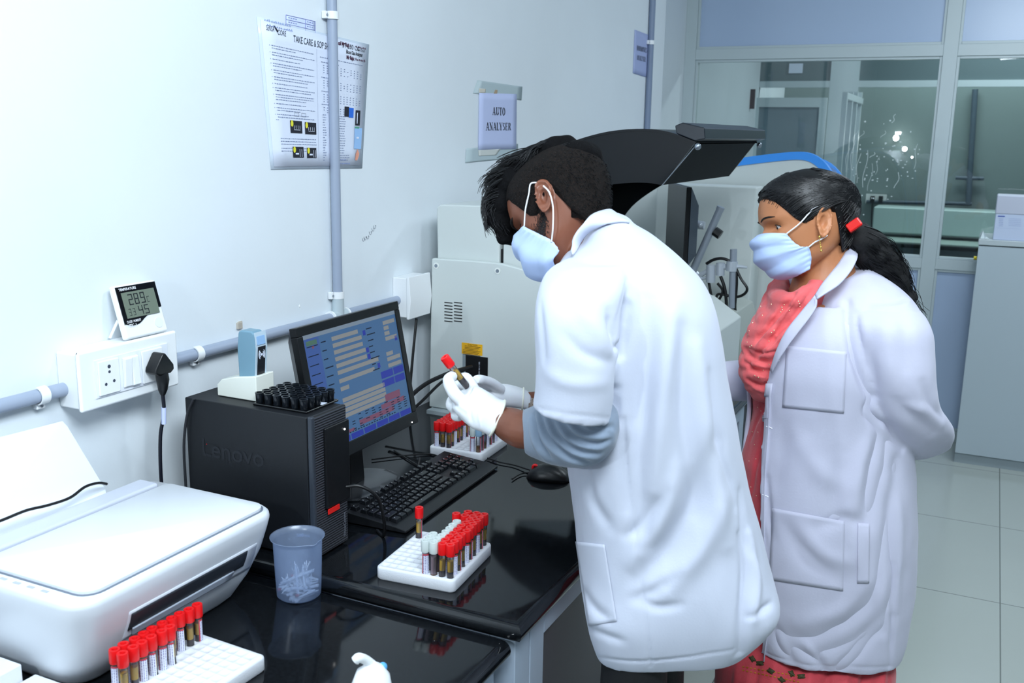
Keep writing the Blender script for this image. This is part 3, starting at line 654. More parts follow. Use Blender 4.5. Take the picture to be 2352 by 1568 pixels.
sq2(0,.035,.145,.93,G()).build('side_bar',EM('side bar','4a6cb8',.35),scr)
g=G()
for (u0,v0,u1) in ((.27,.075,.55),(.27,.135,.58),(.27,.195,.58),(.27,.255,.60),(.27,.315,.60),(.27,.375,.72),(.27,.45,.66),(.27,.52,.36),(.27,.62,.74),(.27,.665,.74),(.27,.71,.74),(.27,.755,.80),(.84,.07,.98),(.84,.12,.90),(.84,.17,.90),(.84,.22,.98),(.82,.36,.90),(.82,.41,.98),(.82,.47,.98)): sq2(u0,v0,u1,v0+.036,g)
g.build('text_fields',EM('field grey','9a9ea0',.38),scr)
g=G()
for (u0,v0) in ((.60,.10),(.605,.26),(.61,.32),(.70,.43),(.95,.235)): sq2(u0,v0,u0+.03,v0+.045,g)
for u0,v0,u1,v1 in ((.72,.52,.86,.585),(.87,.52,.99,.585),(.72,.60,.86,.665),(.87,.60,.99,.665)): sq2(u0,v0,u1,v1,g)
for k in range(7): sq2(.01+k*.142,.945,.14+k*.142,.995,g)
g.build('blue_buttons',EM('deep blue','2f3fb0',.4),scr)
g=G(); rr=random.Random(8)
for k in range(9): sq2(.16,.09+k*.075,.20+.04*rr.random(),.10+k*.075,g,.004); sq2(.02,.10+k*.08,.10+.03*rr.random(),.108+k*.08,g,.004)
for k in range(8): sq2(.64,.09+k*.055,.68+.06*rr.random(),.10+k*.055,g,.004)
for r in range(6):
    for k in range(12): 
        if rr.random()<.7: sq2(.10+k*.075,.80+r*.022,.125+k*.075+.02*rr.random(),.808+r*.022,g,.0042)
for k in range(24): sq2(.1+k*.03,.925,.118+k*.03,.934,g,.004)
g.build('screen_text',EM('screen ink','22365e',.15),scr)
g=G()
for (u0,v0,u1,v1) in ((.72,.735,.90,.80),(.66,.81,.94,.855),(.40,.86,.80,.905),(.24,.90,.34,.925),(.07,.10,.09,.125)): sq2(u0,v0,u1,v1,g,.004)
g.build('red_cells',EM('muted red','8d5a78',.35),scr)
sq2(.02,.055,.125,.095,G(),.004).build('green_button',EM('muted green','5f8a7c',.3),scr)
g=G(); g.ball(MM@Vector((hw-.03,-hh+.008,.0065)),.0014,8); g.build('power_light',mat('tiny white led','ffffff',.3,emit=5),mn)
# stand
g=G(); g.hexa([Vector((-1.30,1.785,ZC+.012)),Vector((-1.26,1.785,ZC+.012)),Vector((-1.26,1.845,ZC+.012)),Vector((-1.30,1.845,ZC+.012)),Vector((-1.315,1.79,1.09)),Vector((-1.275,1.79,1.09)),Vector((-1.275,1.84,1.09)),Vector((-1.315,1.84,1.09))]); g.build('stand_neck',BLACKP,mn,bevel=.005)
g=G().lathe([(.0001,0),(.098,0),(.100,.003),(.098,.008),(.06,.013),(.0001,.015)],40,(0,0,0)); g.xf(Matrix.Translation((-1.266,1.83,ZC))@Matrix.Diagonal((.9,1.1,1,1))); g.build('stand_base',mat('gloss grey black','15181d',.2,coat=.5),mn,smooth=True)
# ============================================================ cables
CBL=mat('black cable rubber','0c0d10',.4)
def cable(pts,r,label,cat='cable',m=CBL): return tag(G().tube(cr(pts,8),r,8).build('cable',m,smooth=True),label,cat)
cable([(XF+.004,1.535,.955),(XF+.03,1.55,.955),(XF+.055,1.57,.93),(XF+.06,1.585,.88),(XF+.05,1.60,.836),(XF+.02,1.62,.834)],.0035,'black cable looping out of the front of the tower')
cable([(-1.19,1.60,.834),(-1.16,1.67,.833),(-1.175,1.76,.833),(-1.19,1.85,.833),(-1.185,1.90,.834)],.0018,'thin black cable lying behind the top edge of the keyboard')
cable([(-1.24,2.06,.834),(-1.20,1.98,.836),(-1.185,1.93,.834),(-1.18,1.86,.834)],.0026,'black cable running from below the monitor to the keyboard')
cable([(-1.33,2.08,.834),(-1.25,2.03,.834),(-1.185,1.99,.834)],.0022,'black cable slanting over the counter beside the monitor base')
cable([(-1.34,1.99,.835),(-1.28,2.06,.835),(-1.235,2.10,.834),(-1.18,2.085,.834)],.002,'thin black cable under the monitor corner towards the far rack')
cable([(-1.40,2.16,.88),(-1.36,2.25,.955),(-1.32,2.33,.985),(-1.29,2.43,.99)],.006,'thick black cable rising from the monitor to the analyser inlet')
cable([(-1.41,2.16,.86),(-1.36,2.24,.91),(-1.33,2.34,.965),(-1.30,2.43,.985)],.0042,'thinner black cable rising below the thick one to the analyser')
cable([(-1.45,2.35,.836),(-1.452,2.36,.93),(-1.455,2.38,1.02),(-1.455,2.40,1.12)],.004,'black cord dropping behind the analyser corner')
oz=lambda x,y,z=.835: on(2,z,x,y)
cable([oz(1120,1052),oz(1148,1061),oz(1182,1068),oz(1220,1080,.838)],.002,'thin mouse cord between keyboard and mouse')
cable([oz(1176,1100),oz(1190,1091),oz(1204,1086),oz(1224,1084,.837)],.002,'black cord just in front of the mouse')
# ============================================================ keyboard
KO=Vector((-1.168,1.655,ZC)); 
kx=Vector((0,1,0)); ky=Vector((-1,0,0)) 
L_,D_K=.457,.150; rzk=math.radians(92.0)
kb=thing('keyboard','black full size computer keyboard in front of the monitor','keyboard',(-1.017,1.632,ZC),rzk)
# local: x along the length, y towards function keys, z up
g=G(); prof=[(-.0,.004),(0,.010),(.03,.015),(.148,.026),(.152,.024),(.152,.006),(.14,.003)]
g.prism([(p[0],p[1]) for p in prof],'x',0,L_); g.build('body',mat('keyboard black','15171b',.42,bump=.05,bscale=500),kb,world=False,bevel=.002)
G().box(.02,L_-.02,.006,.012,0,.004).build('foot_strip',BLACKP,kb,world=False)
KEY=mat('key cap black','111317',.22)
def keyg(w):
    h=.0085; a=w/2-.0008; b_=.0087; c_=w/2-.003; d_=.0062
    return G().hexa([(-a,-b_,0),(a,-b_,0),(a,b_,0),(-a,b_,0),(-c_,-d_+.001,h),(c_,-d_+.001,h),(c_,d_+.001,h),(-c_,d_+.001,h)])
u=.01905; rows=[]
X0=.0145
def zs(y): return .0143+(y-.03)*(.011/.118)
lay=[]
for x_ in [0]+[2+i for i in range(4)]+[6.5+i for i in range(4)]+[11+i for i in range(4)]+[15.25,16.25,17.25]: lay.append((x_,0,1))
for i in range(13): lay.append((i,1.35,1))
lay.append((13,1.35,2)); 
for i in range(3): lay.append((15.25+i,1.35,1)); lay.append((15.25+i,2.35,1))
for i in range(4): lay.append((18.5+i,1.35,1))
lay.append((0,2.35,1.5)); [lay.append((1.5+i,2.35,1)) for i in range(12)]; lay.append((13.5,2.35,1.5))
[lay.append((18.5+i,2.35,1)) for i in range(4)]
lay.append((0,3.35,1.75)); [lay.append((1.75+i,3.35,1)) for i in range(11)]; lay.append((12.75,3.35,2.25)); [lay.append((18.5+i,3.35,1)) for i in range(3)]
lay.append((0,4.35,2.25)); [lay.append((2.25+i,4.35,1)) for i in range(10)]; lay.append((12.25,4.35,2.75)); lay.append((16.25,4.35,1)); [lay.append((18.5+i,4.35,1)) for i in range(4)]
for x_,w in ((0,1.25),(1.25,1.25),(2.5,1.25),(3.75,6.25),(10,1.25),(11.25,1.25),(12.5,1.25),(13.75,1.25),(15.25,1),(16.25,1),(17.25,1),(18.5,2),(20.5,1)): lay.append((x_,5.35,w))
proto={}
lay.sort(key=lambda k:k[0]); extra=G(); leg=G(); ku=.0188
for n_,(x_,ry,w) in enumerate(lay):
    cx=X0+(x_+w/2)*ku; cy=.1375-ry*ku*.985-.0; z=zs(cy)
    rr2=random.Random(n_)
    if n_<100:
        if w not in proto:
            o=keyg(w*ku).build('key',KEY,kb,world=False,bevel=.0012); proto[w]=o
        else: o=proto[w].copy(); COL.objects.link(o); o.parent=kb
        o.location=(cx,cy,z); o.rotation_euler=(math.radians(5.3),0,0)
    else:
        extra.add([Matrix.Translation((cx,cy,z))@v for v in keyg(w*ku).v],keyg(w*ku).f)
    s=.0012; lx,ly=cx-.004+.002*rr2.random(),cy+.002
    for (p,q_) in (((0,-1),(0,1)),((0,1),(1.2,1)),((0,0),(1.1,0)))[:1+rr2.randint(1,2)]:
        a=Vector((lx+p[0]*s,ly+p[1]*s,zs(ly)+.0089)); b_=Vector((lx+q_[0]*s,ly+q_[1]*s,zs(ly)+.0089)); leg.tube([a,b_],.00028,4)
o=extra.build('remaining_keys',KEY,kb,world=False); o['kind']='stuff'
leg.build('key_legends',mat('white legend','c8ccd4',.5),kb,world=False)
# ============================================================ mouse
ms=thing('computer_mouse','black computer mouse with red scroll wheel at the counter edge','mouse',(-.893,2.085,ZC),math.radians(15))
g=G(); rows=[]
for i in range(17):
    t=i/16; x=-.055+.11*t; w=.032*math.sqrt(max(0,1-abs(2*t-1)**3.0)); h=.038*math.sqrt(max(0,1-abs(2*t-1)**2.6))*(.70+.30*math.sin(PI*t**.8))
    w=max(w,.002); h=max(h,.003)
    rows.append([Vector((x,w*math.cos(a),max(.002,h*math.sin(a)**.8 if math.sin(a)>0 else .002))) for a in [PI*k/14 for k in range(15)]])
g.grid(rows,True,True); g.build('shell',BLACKP,ms,world=False,smooth=True,angle=180)
g=G(); w_=[Vector((-.034+.006*math.cos(a),0,.0265+.006*math.sin(a))) for a in [2*PI*k/16 for k in range(17)]]; g.tube(w_,.0035,8,caps=False); o=g.build('scroll_wheel',RED,ms,world=False,smooth=True); o['label']='red scroll wheel'
# ============================================================ foam racks and tubes
def foam_rack(label,cx,cy,z,w,d,rz,nu,nv,pitch_u,pitch_v,h=.025,r=.0066,occ=()):
    t=thing('foam_rack',label,'tube rack',(cx,cy,z),rz); g=G()
    # top with wells
    ou=-pitch_u*nu/2; ov=-pitch_v*nv/2; n=12
    for i in range(nu):
        for j in range(nv):
            x0=ou+i*pitch_u; y0_=ov+j*pitch_v; cx_=x0+pitch_u/2; cy_=y0_+pitch_v/2
            ring=[];sq=[];dp=[]
            for k in range(n):
                a=2*PI*k/n+PI/n; c_,s_=math.cos(a),math.sin(a); ring.append((cx_+r*c_,cy_+r*s_,h-.001)); rb=r if (i,j) in occ else r*.8; dp.append((cx_+rb*c_,cy_+rb*s_,h-(.016 if (i,j) in occ else .0022)))
                m_=max(abs(c_),abs(s_)); sq.append((cx_+pitch_u/2*c_/m_,cy_+pitch_v/2*s_/m_,h))
            # square the corners
            g.add(sq+ring+dp,[(k,(k+1)%n,(k+1)%n+n,k+n) for k in range(n)]+[(k+n,(k+1)%n+n,(k+1)%n+2*n,k+2*n) for k in range(n)]+[tuple(range(2*n,3*n))])
            for k in (1,4,7,10): # corner triangles
                a_,b_=sq[k],sq[(k+1)%n]
                cxr=a_[0] if abs(abs(a_[0]-cx_)-pitch_u/2)<1e-6 else b_[0]; cyr=a_[1] if abs(abs(a_[1]-cy_)-pitch_v/2)<1e-6 else b_[1]
                g.add([a_,(cxr,cyr,h),b_],[(0,1,2)])
    # margin frame with rounded shoulders
    W2,D2=w/2,d/2; iw,id_=pitch_u*nu/2,pitch_v*nv/2
    def loop(hw_,hd_,rad,z_,n=5):
        out=[]
        for (sx,sy,a0) in ((1,-1,-PI/2),(1,1,0),(-1,1,PI/2),(-1,-1,PI)):
            for k in range(n+1):
                a=a0+PI/2*k/n; out.append(Vector((sx*(hw_-rad)+rad*math.cos(a),sy*(hd_-rad)+rad*math.sin(a),z_)))
        return out
    g.grid([loop(iw,id_,.0003,h),loop(W2-.004,D2-.004,.006,h),loop(W2-.001,D2-.001,.009,h-.0012),loop(W2,D2,.010,h-.004),loop(W2,D2,.010,.003),loop(W2-.002,D2-.002,.010,0)],True)
    g.add(loop(W2-.002,D2-.002,.010,0),[tuple(range(24))[::-1]])
    g.build('foam_block',FOAM,t,world=False,smooth=True,angle=50)
    M_=Matrix.Translation((cx,cy,z))@Matrix.Rotation(rz,4,'Z')
    return t,lambda i,j: M_@Vector((ou+(i+.5)*pitch_u,ov+(j+.5)*pitch_v,h-.0155))
TGL=bpy.data.materials.new('tube glass'); TGL.use_nodes=True; nt=TGL.node_tree; nt.nodes.remove(nt.nodes['Principled BSDF'])
tr_=nt.nodes.new('ShaderNodeBsdfTransparent'); tr_.inputs[0].default_value=(.93,.95,.97,1); gl=nt.nodes.new('ShaderNodeBsdfGlossy'); gl.inputs['Roughness'].default_value=.05
df_=nt.nodes.new('ShaderNodeBsdfDiffuse'); df_.inputs[0].default_value=(.8,.84,.9,1); m1=nt.nodes.new('ShaderNodeMixShader'); m1.inputs[0].default_value=.04; m2=nt.nodes.new('ShaderNodeMixShader'); fr=nt.nodes.new('ShaderNodeFresnel'); fr.inputs[0].default_value=1.45
nt.links.new(tr_.outputs[0],m1.inputs[1]); nt.links.new(df_.outputs[0],m1.inputs[2]); nt.links.new(fr.outputs[0],m2.inputs[0]); nt.links.new(m1.outputs[0],m2.inputs[1]); nt.links.new(gl.outputs[0],m2.inputs[2]); nt.links.new(m2.outputs[0],nt.nodes['Material Output'].inputs[0])
SERUM=mat('yellow serum','ffcc20',.3); CLOT=mat('dark clot','3a1018',.3); AMBER=mat('amber fluid','a5701c',.3); PINK=mat('pale pink fluid','c8a8b0',.3)
WCAP=mat('grey white cap','cdd6d4',.4); BCAP=mat('pale blue cap','8fb3cf',.4)
LBL=mat('tube label','dfe4f4',.6); LINK=mat('label print','6f5f9c',.6); LRED=mat('label red','c03a44',.6)
def tube_proto(kind,lab):
    """kind: red/white/blue cap; lab: angle of the label"""
    t=bpy.data.objects.new('blood_tube',None); COL.objects.link(t); t.empty_display_size=.01
    r=.0062; Lh=.068
    G().lathe([(.00005,0),(r*.6,.0012),(r,.005),(r,Lh)],18).build('glass_tube',TGL,t,world=False,smooth=True)
    cm={'red':RED,'white':WCAP,'blue':BCAP}[kind]
    G().lathe([(r+.0002,Lh-.012),(.0080,Lh-.0115),(.0086,Lh-.009),(.0086,Lh+.009),(.0080,Lh+.0105),(.0045,Lh+.0105),(.004,Lh+.0095),(.0038,Lh+.004),(.0001,Lh+.004)],20).build('cap',cm,t,world=False,smooth=True,angle=50)
    G().lathe([(.0038,Lh+.0042),(.0001,Lh+.0043)],12).build('stopper',mat('stopper grey','5a4a50',.6) if kind=='red' else mat('stopper dark','3a4450',.6),t,world=False)
    if kind=='red': lv=((.004,.026,CLOT,'clot'),(.026,.046,SERUM,'serum'))
    elif kind=='white': lv=((.003,.016,AMBER,'residue'),(.016,.05,PINK,'fluid'))
    else: lv=((.003,.03,AMBER,'fluid'),)
    for a,b_,m_,nm in lv: G().lathe([(.0001,a-.002),(r-.0008,a),(r-.0008,b_),(.0001,b_)],14).build(nm,m_,t,world=False,smooth=True,angle=50)
    if lab is not None:
        g=G(); rr_=r+.0003; rows=[]
        w=1.15
        rows=[[Vector((rr_*math.cos(lab+a),rr_*math.sin(lab+a),z)) for z in (.012,.053)] for a in [-w+2*w*k/10 for k in range(11)]]
        g.grid(rows); lb=g.build('label',LBL,t,world=False,smooth=True)
        g=G(); rx=random.Random(int(lab*10)); re=rr_+.0002
        for c_ in range(4):
            aa=lab-w*.7+c_*w*.42; z=.015
            while z<.049:
                l=.001+.003*rx.random(); a2=aa+.16
                g.add([(re*math.cos(aa),re*math.sin(aa),z),(re*math.cos(a2),re*math.sin(a2),z),(re*math.cos(a2),re*math.sin(a2),z+l),(re*math.cos(aa),re*math.sin(aa),z+l)],[(0,1,2,3)]); z+=l+.0011
        g.build('print',LINK,lb,world=False)
        g=G(); 
        for (aa,a2,z0,z1) in ((lab-w,lab-w+.28,.012,.053),(lab-w,lab+w,.050,.053)):
            n=6; g.grid([[Vector((re*math.cos(aa+(a2-aa)*k/n),re*math.sin(aa+(a2-aa)*k/n),z)) for z in (z0,z1)] for k in range(n+1)])
        g.build('red_border',LRED,lb,world=False)
    return t
protos={}
def put(kind,rack_pos,label,group,rnd,dark=False,facing=None):
    # the camera lies towards -y and +x: angle about -60 deg
    opts=[('L',-1.1),('S',.75),('B',2.2)]
    nm,ang=opts[rnd%3] if facing is None else opts[facing]
    key=(kind,nm)
    if key not in protos:
        t=tube_proto(kind,ang); protos[key]=t; t.location=rack_pos; t.rotation_euler=(0,0,.0)
        t['label']=label; t['category']='tube'; t['group']=group; return t
    t=dup(protos[key],rack_pos,rz=random.uniform(-.35,.35),rot=(random.uniform(-.02,.02),random.uniform(-.02,.02),random.uniform(-.3,.3)))
    t['label']=label; t['group']=group; return t
ORD=['nearest','second','third','fourth','fifth','sixth','seventh','eighth','ninth','tenth','eleventh']
# middle rack
rk,fpos=foam_rack('white foam tube rack between the keyboard and the counter step, half full',-.889,1.534,ZC,.160,.186,math.radians(5),9,10,.0166,.0176,occ={(8,v) for v in range(10)}|{(7,v) for v in range(10)}|{(6,v) for v in (0,1,2,3,4,5,6,8,9)}|{(5,0),(5,1),(5,2),(5,8),(0,8)})
GR='tubes in the middle foam rack'
n_=0
for v in range(10):
    for u_ in (8,7):
        put('red',fpos(u_,v),'red capped tube %s from the step in the %s red row, middle rack'%(ORD[v],'outer' if u_==8 else 'inner'),GR,n_*7+v*2+u_); n_+=1
for v in range(7): put('white',fpos(6,v),'grey capped tube %s from the step in the long grey row, middle rack'%ORD[v],GR,2 if v<2 else v)
for v in range(3): put('white',fpos(5,v),'grey capped tube %s from the step in the short grey row, middle rack'%ORD[v],GR,[0,2,1][v],facing=[0,2,1][v])
for u_,v in ((6,8),(6,9),(5,8)):
    put('red',fpos(u_,v),{(6,8):'red capped tube just beyond the long grey row, middle rack',(6,9):'red capped tube at the far end of the long grey row, middle rack',(5,8):'red capped tube left of the far end of the long grey row, middle rack'}[(u_,v)],GR,1)
put('red',fpos(0,8),'lone red capped blood tube standing apart at the far left corner of the middle rack',GR,2,facing=1)
# near rack
rk,fpos=foam_rack('white foam tube rack at the bottom left corner beside the printer',-1.047,1.026,ZL,.150,.218,math.radians(-2.5),7,11,.0185,.0184,occ={(0,v) for v in range(1,11)}|{(1,v) for v in range(1,7)})
GR='tubes in the foam rack by the printer'
for k in range(10): put('red',fpos(0,10-k-0),'red capped tube %s from the far end of the row next to the printer'%(ORD[k].replace('nearest','first')),GR,[0,1,0,0,0,0,1,2,1,0][k],facing=[1,2,0,0,0,0,1,2,1,0][k])
for k in range(6): put('red',fpos(1,6-k),'red capped tube %s from the far end of the short row near the printer'%(ORD[k].replace('nearest','first')),GR,k,facing=[0,0,0,0,2,2][k])
# far rack
rk,fpos=foam_rack('white foam tube rack under the gloved hands beyond the keyboard',-1.168,2.190,ZC,.150,.172,math.radians(3),8,9,.0168,.0176,occ={(u_,v) for u_ in range(3) for v in range(8)}|{(6,0)}|{(7,v) for v in range(7)})
GR='tubes in the far foam rack'
for v in range(8):
    for u_ in range(3): put('red',fpos(u_,v),'red capped tube in the far rack, %s from the keyboard, %s row from the wall'%(ORD[v],['first','second','third'][u_]),GR,v+u_*2)
put('white',fpos(6,0),'grey capped tube at the near right of the far rack, beside a blue one',GR,0,facing=0)
put('blue',fpos(7,0),'pale blue capped tube at the near right corner of the far rack',GR,1,facing=1)
for v in range(1,7): put('white' if v%2 else 'blue',fpos(7,v),'%s capped tube under the glove, %s from the right corner, far rack'%('grey' if v%2 else 'pale blue',ORD[v]),GR,v)
# ============================================================ beaker
POLY=bpy.data.materials.new('frosted polypropylene'); POLY.use_nodes=True; nt=POLY.node_tree; nt.nodes.remove(nt.nodes['Principled BSDF'])
a=nt.nodes.new('ShaderNodeBsdfTransparent'); a.inputs[0].default_value=(.86,.91,.98,1); d=nt.nodes.new('ShaderNodeBsdfDiffuse'); d.inputs[0].default_value=lin('c3d4ee'); e=nt.nodes.new('ShaderNodeBsdfTranslucent'); e.inputs[0].default_value=lin('c0d2f0'); gl=nt.nodes.new('ShaderNodeBsdfGlossy'); gl.inputs['Roughness'].default_value=.3
m0=nt.nodes.new('ShaderNodeMixShader'); m0.inputs[0].default_value=.5; m1=nt.nodes.new('ShaderNodeMixShader'); m1.inputs[0].default_value=.32; m2=nt.nodes.new('ShaderNodeMixShader'); m2.inputs[0].default_value=.06
L=nt.links.new; L(d.outputs[0],m0.inputs[1]); L(e.outputs[0],m0.inputs[2]); L(a.outputs[0],m1.inputs[1]); L(m0.outputs[0],m1.inputs[2]); L(m1.outputs[0],m2.inputs[1]); L(gl.outputs[0],m2.inputs[2]); L(m2.outputs[0],nt.nodes['Material Output'].inputs[0])
bk=thing('plastic_beaker','translucent plastic beaker of used pipette tips beside the tower','beaker',(-1.082,1.362,ZL))
g=G(); n=48; rows=[]
for (r,z,l) in ((.0001,.002,0),(.036,.002,0),(.0405,.006,0),(.0425,.05,0),(.0445,.108,.2),(.0455,.113,.6),(.0495,.1175,1),(.0500,.119,1),(.0493,.1195,1)):
    row=[]
    for k in range(n):
        a=2*PI*k/n; dd=(a-(-.35)+PI)%(2*PI)-PI; sp=math.exp(-(dd/.16)**2)*.008*l; row.append(Vector(((r+sp)*math.cos(a),(r+sp)*math.sin(a),z)))
    rows.append(row)
g.grid(rows,True); o=g.build('cup',POLY,bk,world=False,smooth=True,angle=180,solid=.0012)
g=G(); rr=random.Random(4)
for k in range(75):
    a=rr.random()*2*PI; r=.030*math.sqrt(rr.random()); z=.006+.022*rr.random(); d=Vector((rr.gauss(0,1),rr.gauss(0,1),rr.gauss(0,.35))).normalized()
    if k<14: z=.03; d=Vector((rr.gauss(0,.3),rr.gauss(0,.3),1)).normalized(); r*=.7
    l=.045; c_=Vector((r*math.cos(a),r*math.sin(a),z+(.01 if k<14 else 0))); p0=c_-d*l/2; p1=c_+d*l/2
    for p in (p0,p1):
        q_=math.hypot(p.x,p.y); 
        if q_>.036: p.x*=.036/q_; p.y*=.036/q_
        p.z=max(.005,p.z)
    g.tube([p0,p0.lerp(p1,.3),p1],[.0028,.0026,.0008],6)
g.tube([Vector((.02,-.028,.02)),Vector((.018,-.03,.078))],.0022,8); g.tube([Vector((-.025,-.02,.028)),Vector((.034,.0,.058))],.0026,8)
o=g.build('pipette_tips',mat('milky tips','f4f6fa',.4),bk,world=False,smooth=True); o['kind']='stuff'
g=G()
for k in range(6): a=rr.random()*2*PI; r=.036; g.ball((r*math.cos(a),r*math.sin(a),.012+.02*rr.random()),(.004,.004,.0025),5)
g.build('blood_spots',mat('diluted blood','b3414e',.4),bk,world=False,smooth=True)
g=text_g('500 mL',.009,frame((-.010,.0,.0),(1,0,0),(0,1,0)),sx=1)
g.xf(Matrix.Identity(4)); g.v=[Vector((.0442*math.cos(2.05-v.x/.0442),.0442*math.sin(2.05-v.x/.0442),.098+v.y)) for v in g.v]; g.build('moulded_scale',mat('faint moulding','9fb0cc',.4),bk,world=False)
# ============================================================ printer
pr=thing('inkjet_printer','white inkjet printer with closed lid on the lower counter','printer',(-1.27,1.12,ZL))
PW=mat('printer white','dbe0e7',.35); PG=mat('printer pale grey','c9cedb',.4)
px0,px1,py0,py1=-1.425,-1.112,.905,1.352; zp=.972
def rr_loop(x0,x1,y0,y1,rad,z,n=6,rf=None):
    out=[]
    for (cx,cy,a0,rd) in ((x1,y0,-PI/2,rad),(x1,y1,0,rad),(x0,y1,PI/2,rad*.5),(x0,y0,PI,rad*.5)):
        sx=-1 if cx==x1 else 1; sy=1 if cy==y0 else -1
        for k in range(n+1):
            a=a0+PI/2*k/n; out.append(Vector((cx+sx*rd+rd*math.cos(a),cy+sy*rd+rd*math.sin(a),z)))
    return out
g=G()
secs=[(.0,.075,.045,.045),(.012,.062,.035,.035),(.05,.040,.022,.018),(.10,.018,.010,.006),(.14,.006,.003,.001),(.160,0,0,0),(.168,.001,.001,.001),(.172,.005,.004,.004)]
rows=[rr_loop(px0,px1-a,py0+b_,py1-c_,.045,ZL+h) for (h,a,b_,c_) in secs]
g.grid(rows,True,True); g.build('body',PW,pr,smooth=True,angle=60)
g=G(); lid=[rr_loop(px0+.055,px1-.016,py0+.030,py1-.012,.028,zp+z_) for z_ in (.0005,)]
g.grid([rr_loop(px0+.055,px1-.014,py0+.028,py1-.010,.03,zp-.002),rr_loop(px0+.055,px1-.014,py0+.028,py1-.010,.03,zp+.0015)],True,True); g.build('lid_gap',mat('lid gap grey','6d7684',.5),pr)
g=G(); g.grid([rr_loop(px0+.055,px1-.017,py0+.031,py1-.013,.028,zp+.001),rr_loop(px0+.055,px1-.017,py0+.031,py1-.013,.028,zp+.006),rr_loop(px0+.057,px1-.020,py0+.034,py1-.016,.026,zp+.0075)],True,True); g.build('scanner_lid',PW,pr,smooth=True,angle=40)
# output slot recess: dark mouth in the sloping front, with a pale lower lip
def fxp(h,e=0): return px1-interp([(s[0],s[1]) for s in secs],h)+e
def slot(name,m_,ya0,ya1,h0,h1,e,n=8,skew=0,taper=.0,solid=.002):
    rows=[]
    for i in range(n+1):
        t=i/n; h=h0+(h1-h0)*t; a0=ya0+taper*(1-t); a1=ya1-taper*(1-t)
        rows.append([Vector((fxp(h,e),a0+(a1-a0)*k/12,ZL+h)) for k in range(13)])
    return G().grid(rows).build(name,m_,pr,smooth=True,solid=solid)
slot('slot_rim',mat('slot rim','d3d8e2',.35),py0+.100,py1-.052,.066,.120,.0012,taper=.0)
slot('slot_mouth',mat('slot dark','262b33',.5),py0+.104,py1-.078,.084,.115,.0030,taper=.0,solid=.0015)
slot('slot_tongue',mat('slot tongue','aab2c0',.35),py0+.112,py1-.105,.070,.085,.0055,taper=.004,solid=.003)
g=text_g('DeskJet',.012,frame((fxp(.05)+.001,py0+.048,ZL+.135),(0.25,1,0),(0,0,1)),sx=1); 
bb=G(); 
for k in range(4): a=Vector((-1.30+k*.03,py0+.015,zp+.0006)); bb.add([a,a+Vector((.014,0,0)),a+Vector((.014,.006,0)),a+Vector((0,.006,0))],[(0,1,2,3)])
bb.build('faint_markings',mat('faint lilac print','b4bace',.5),pr)
G().box(px0+.001,px0+.05,py0+.03,py1-.03,zp-.001,zp+.012).build('rear_cover',PG,pr,bevel=.006)
# paper support + sheet
shp=[on(0,-1.447,*q) for q in ((-60,1010),(165,998),(175,1003),(229,1110))]
g=G(); g.add([Vector((-1.468,.95,1.135)),Vector((-1.462,1.188,1.128)),Vector((-1.460,1.196,1.116)),Vector((-1.432,1.245,.985)),Vector((-1.425,1.24,.97)),Vector((-1.425,.95,.97))],[(0,5,4,3,2,1)]); tag(g.build('paper_sheet',mat('bright paper','eef4fa',.5),solid=.002),'white paper sheet standing in the rear feed of the printer','paper')
tag(G().tube(cr([on(0,-1.40,-60,1215),on(0,-1.40,0,1196),on(0,-1.40,60,1172),on(0,-1.40,110,1160),on(0,-1.405,160,1143),on(0,-1.41,195,1118),on(0,-1.415,225,1109),on(0,-1.42,245,1111)],6),.0026,8).build('cable',CBL,smooth=True),'black cable lying over the back of the printer at the left edge','cable')
# cartons in the near left corner
CT=mat('off white card','dfe2e6',.6)
tag(G().box(-1.36,-1.245,.70,.905,ZL,ZL+.052).build('small_carton',CT,bevel=.002),'plain white carton at the lower left corner, the taller one','box')
tag(G().box(-1.243,-1.135,.72,.925,ZL,ZL+.026).build('small_carton',CT,bevel=.002),'flat white carton at the bottom left corner in front of the rack','box')
# white dropper bottle at the bottom edge
bt=thing('dropper_bottle','white plastic bottle with hooked lever and blue knob at the bottom edge','bottle',(-.80,1.09,ZL))
c0=P(852,1568,1.42); cx,cy=c0.x,c0.y; bt.location=(cx,cy,ZL)
top=P(862,1524,1.42); hk=cr([P(866,1536,1.42),P(852,1524,1.42),P(838,1514,1.41),P(824,1510,1.40),P(816,1516,1.40)],5)
g=G().tube([Vector((cx,cy,ZL)),Vector((cx,cy,ZL+.004)),c0-Vector((0,0,.01)),c0.lerp(top,.55),top],[.030,.031,.031,.024,.010],24); g.build('bottle_body',WHITE,bt,smooth=True)
G().tube(hk,[.007]*len(hk),10).build('hook_lever',WHITE,bt,smooth=True); b0=P(879,1531,1.43); G().ball(b0,.0068,10).cyl(b0,P(868,1540,1.43),.005).build('blue_knob',mat('sky blue plastic','5aa6dc',.35),bt,smooth=True)
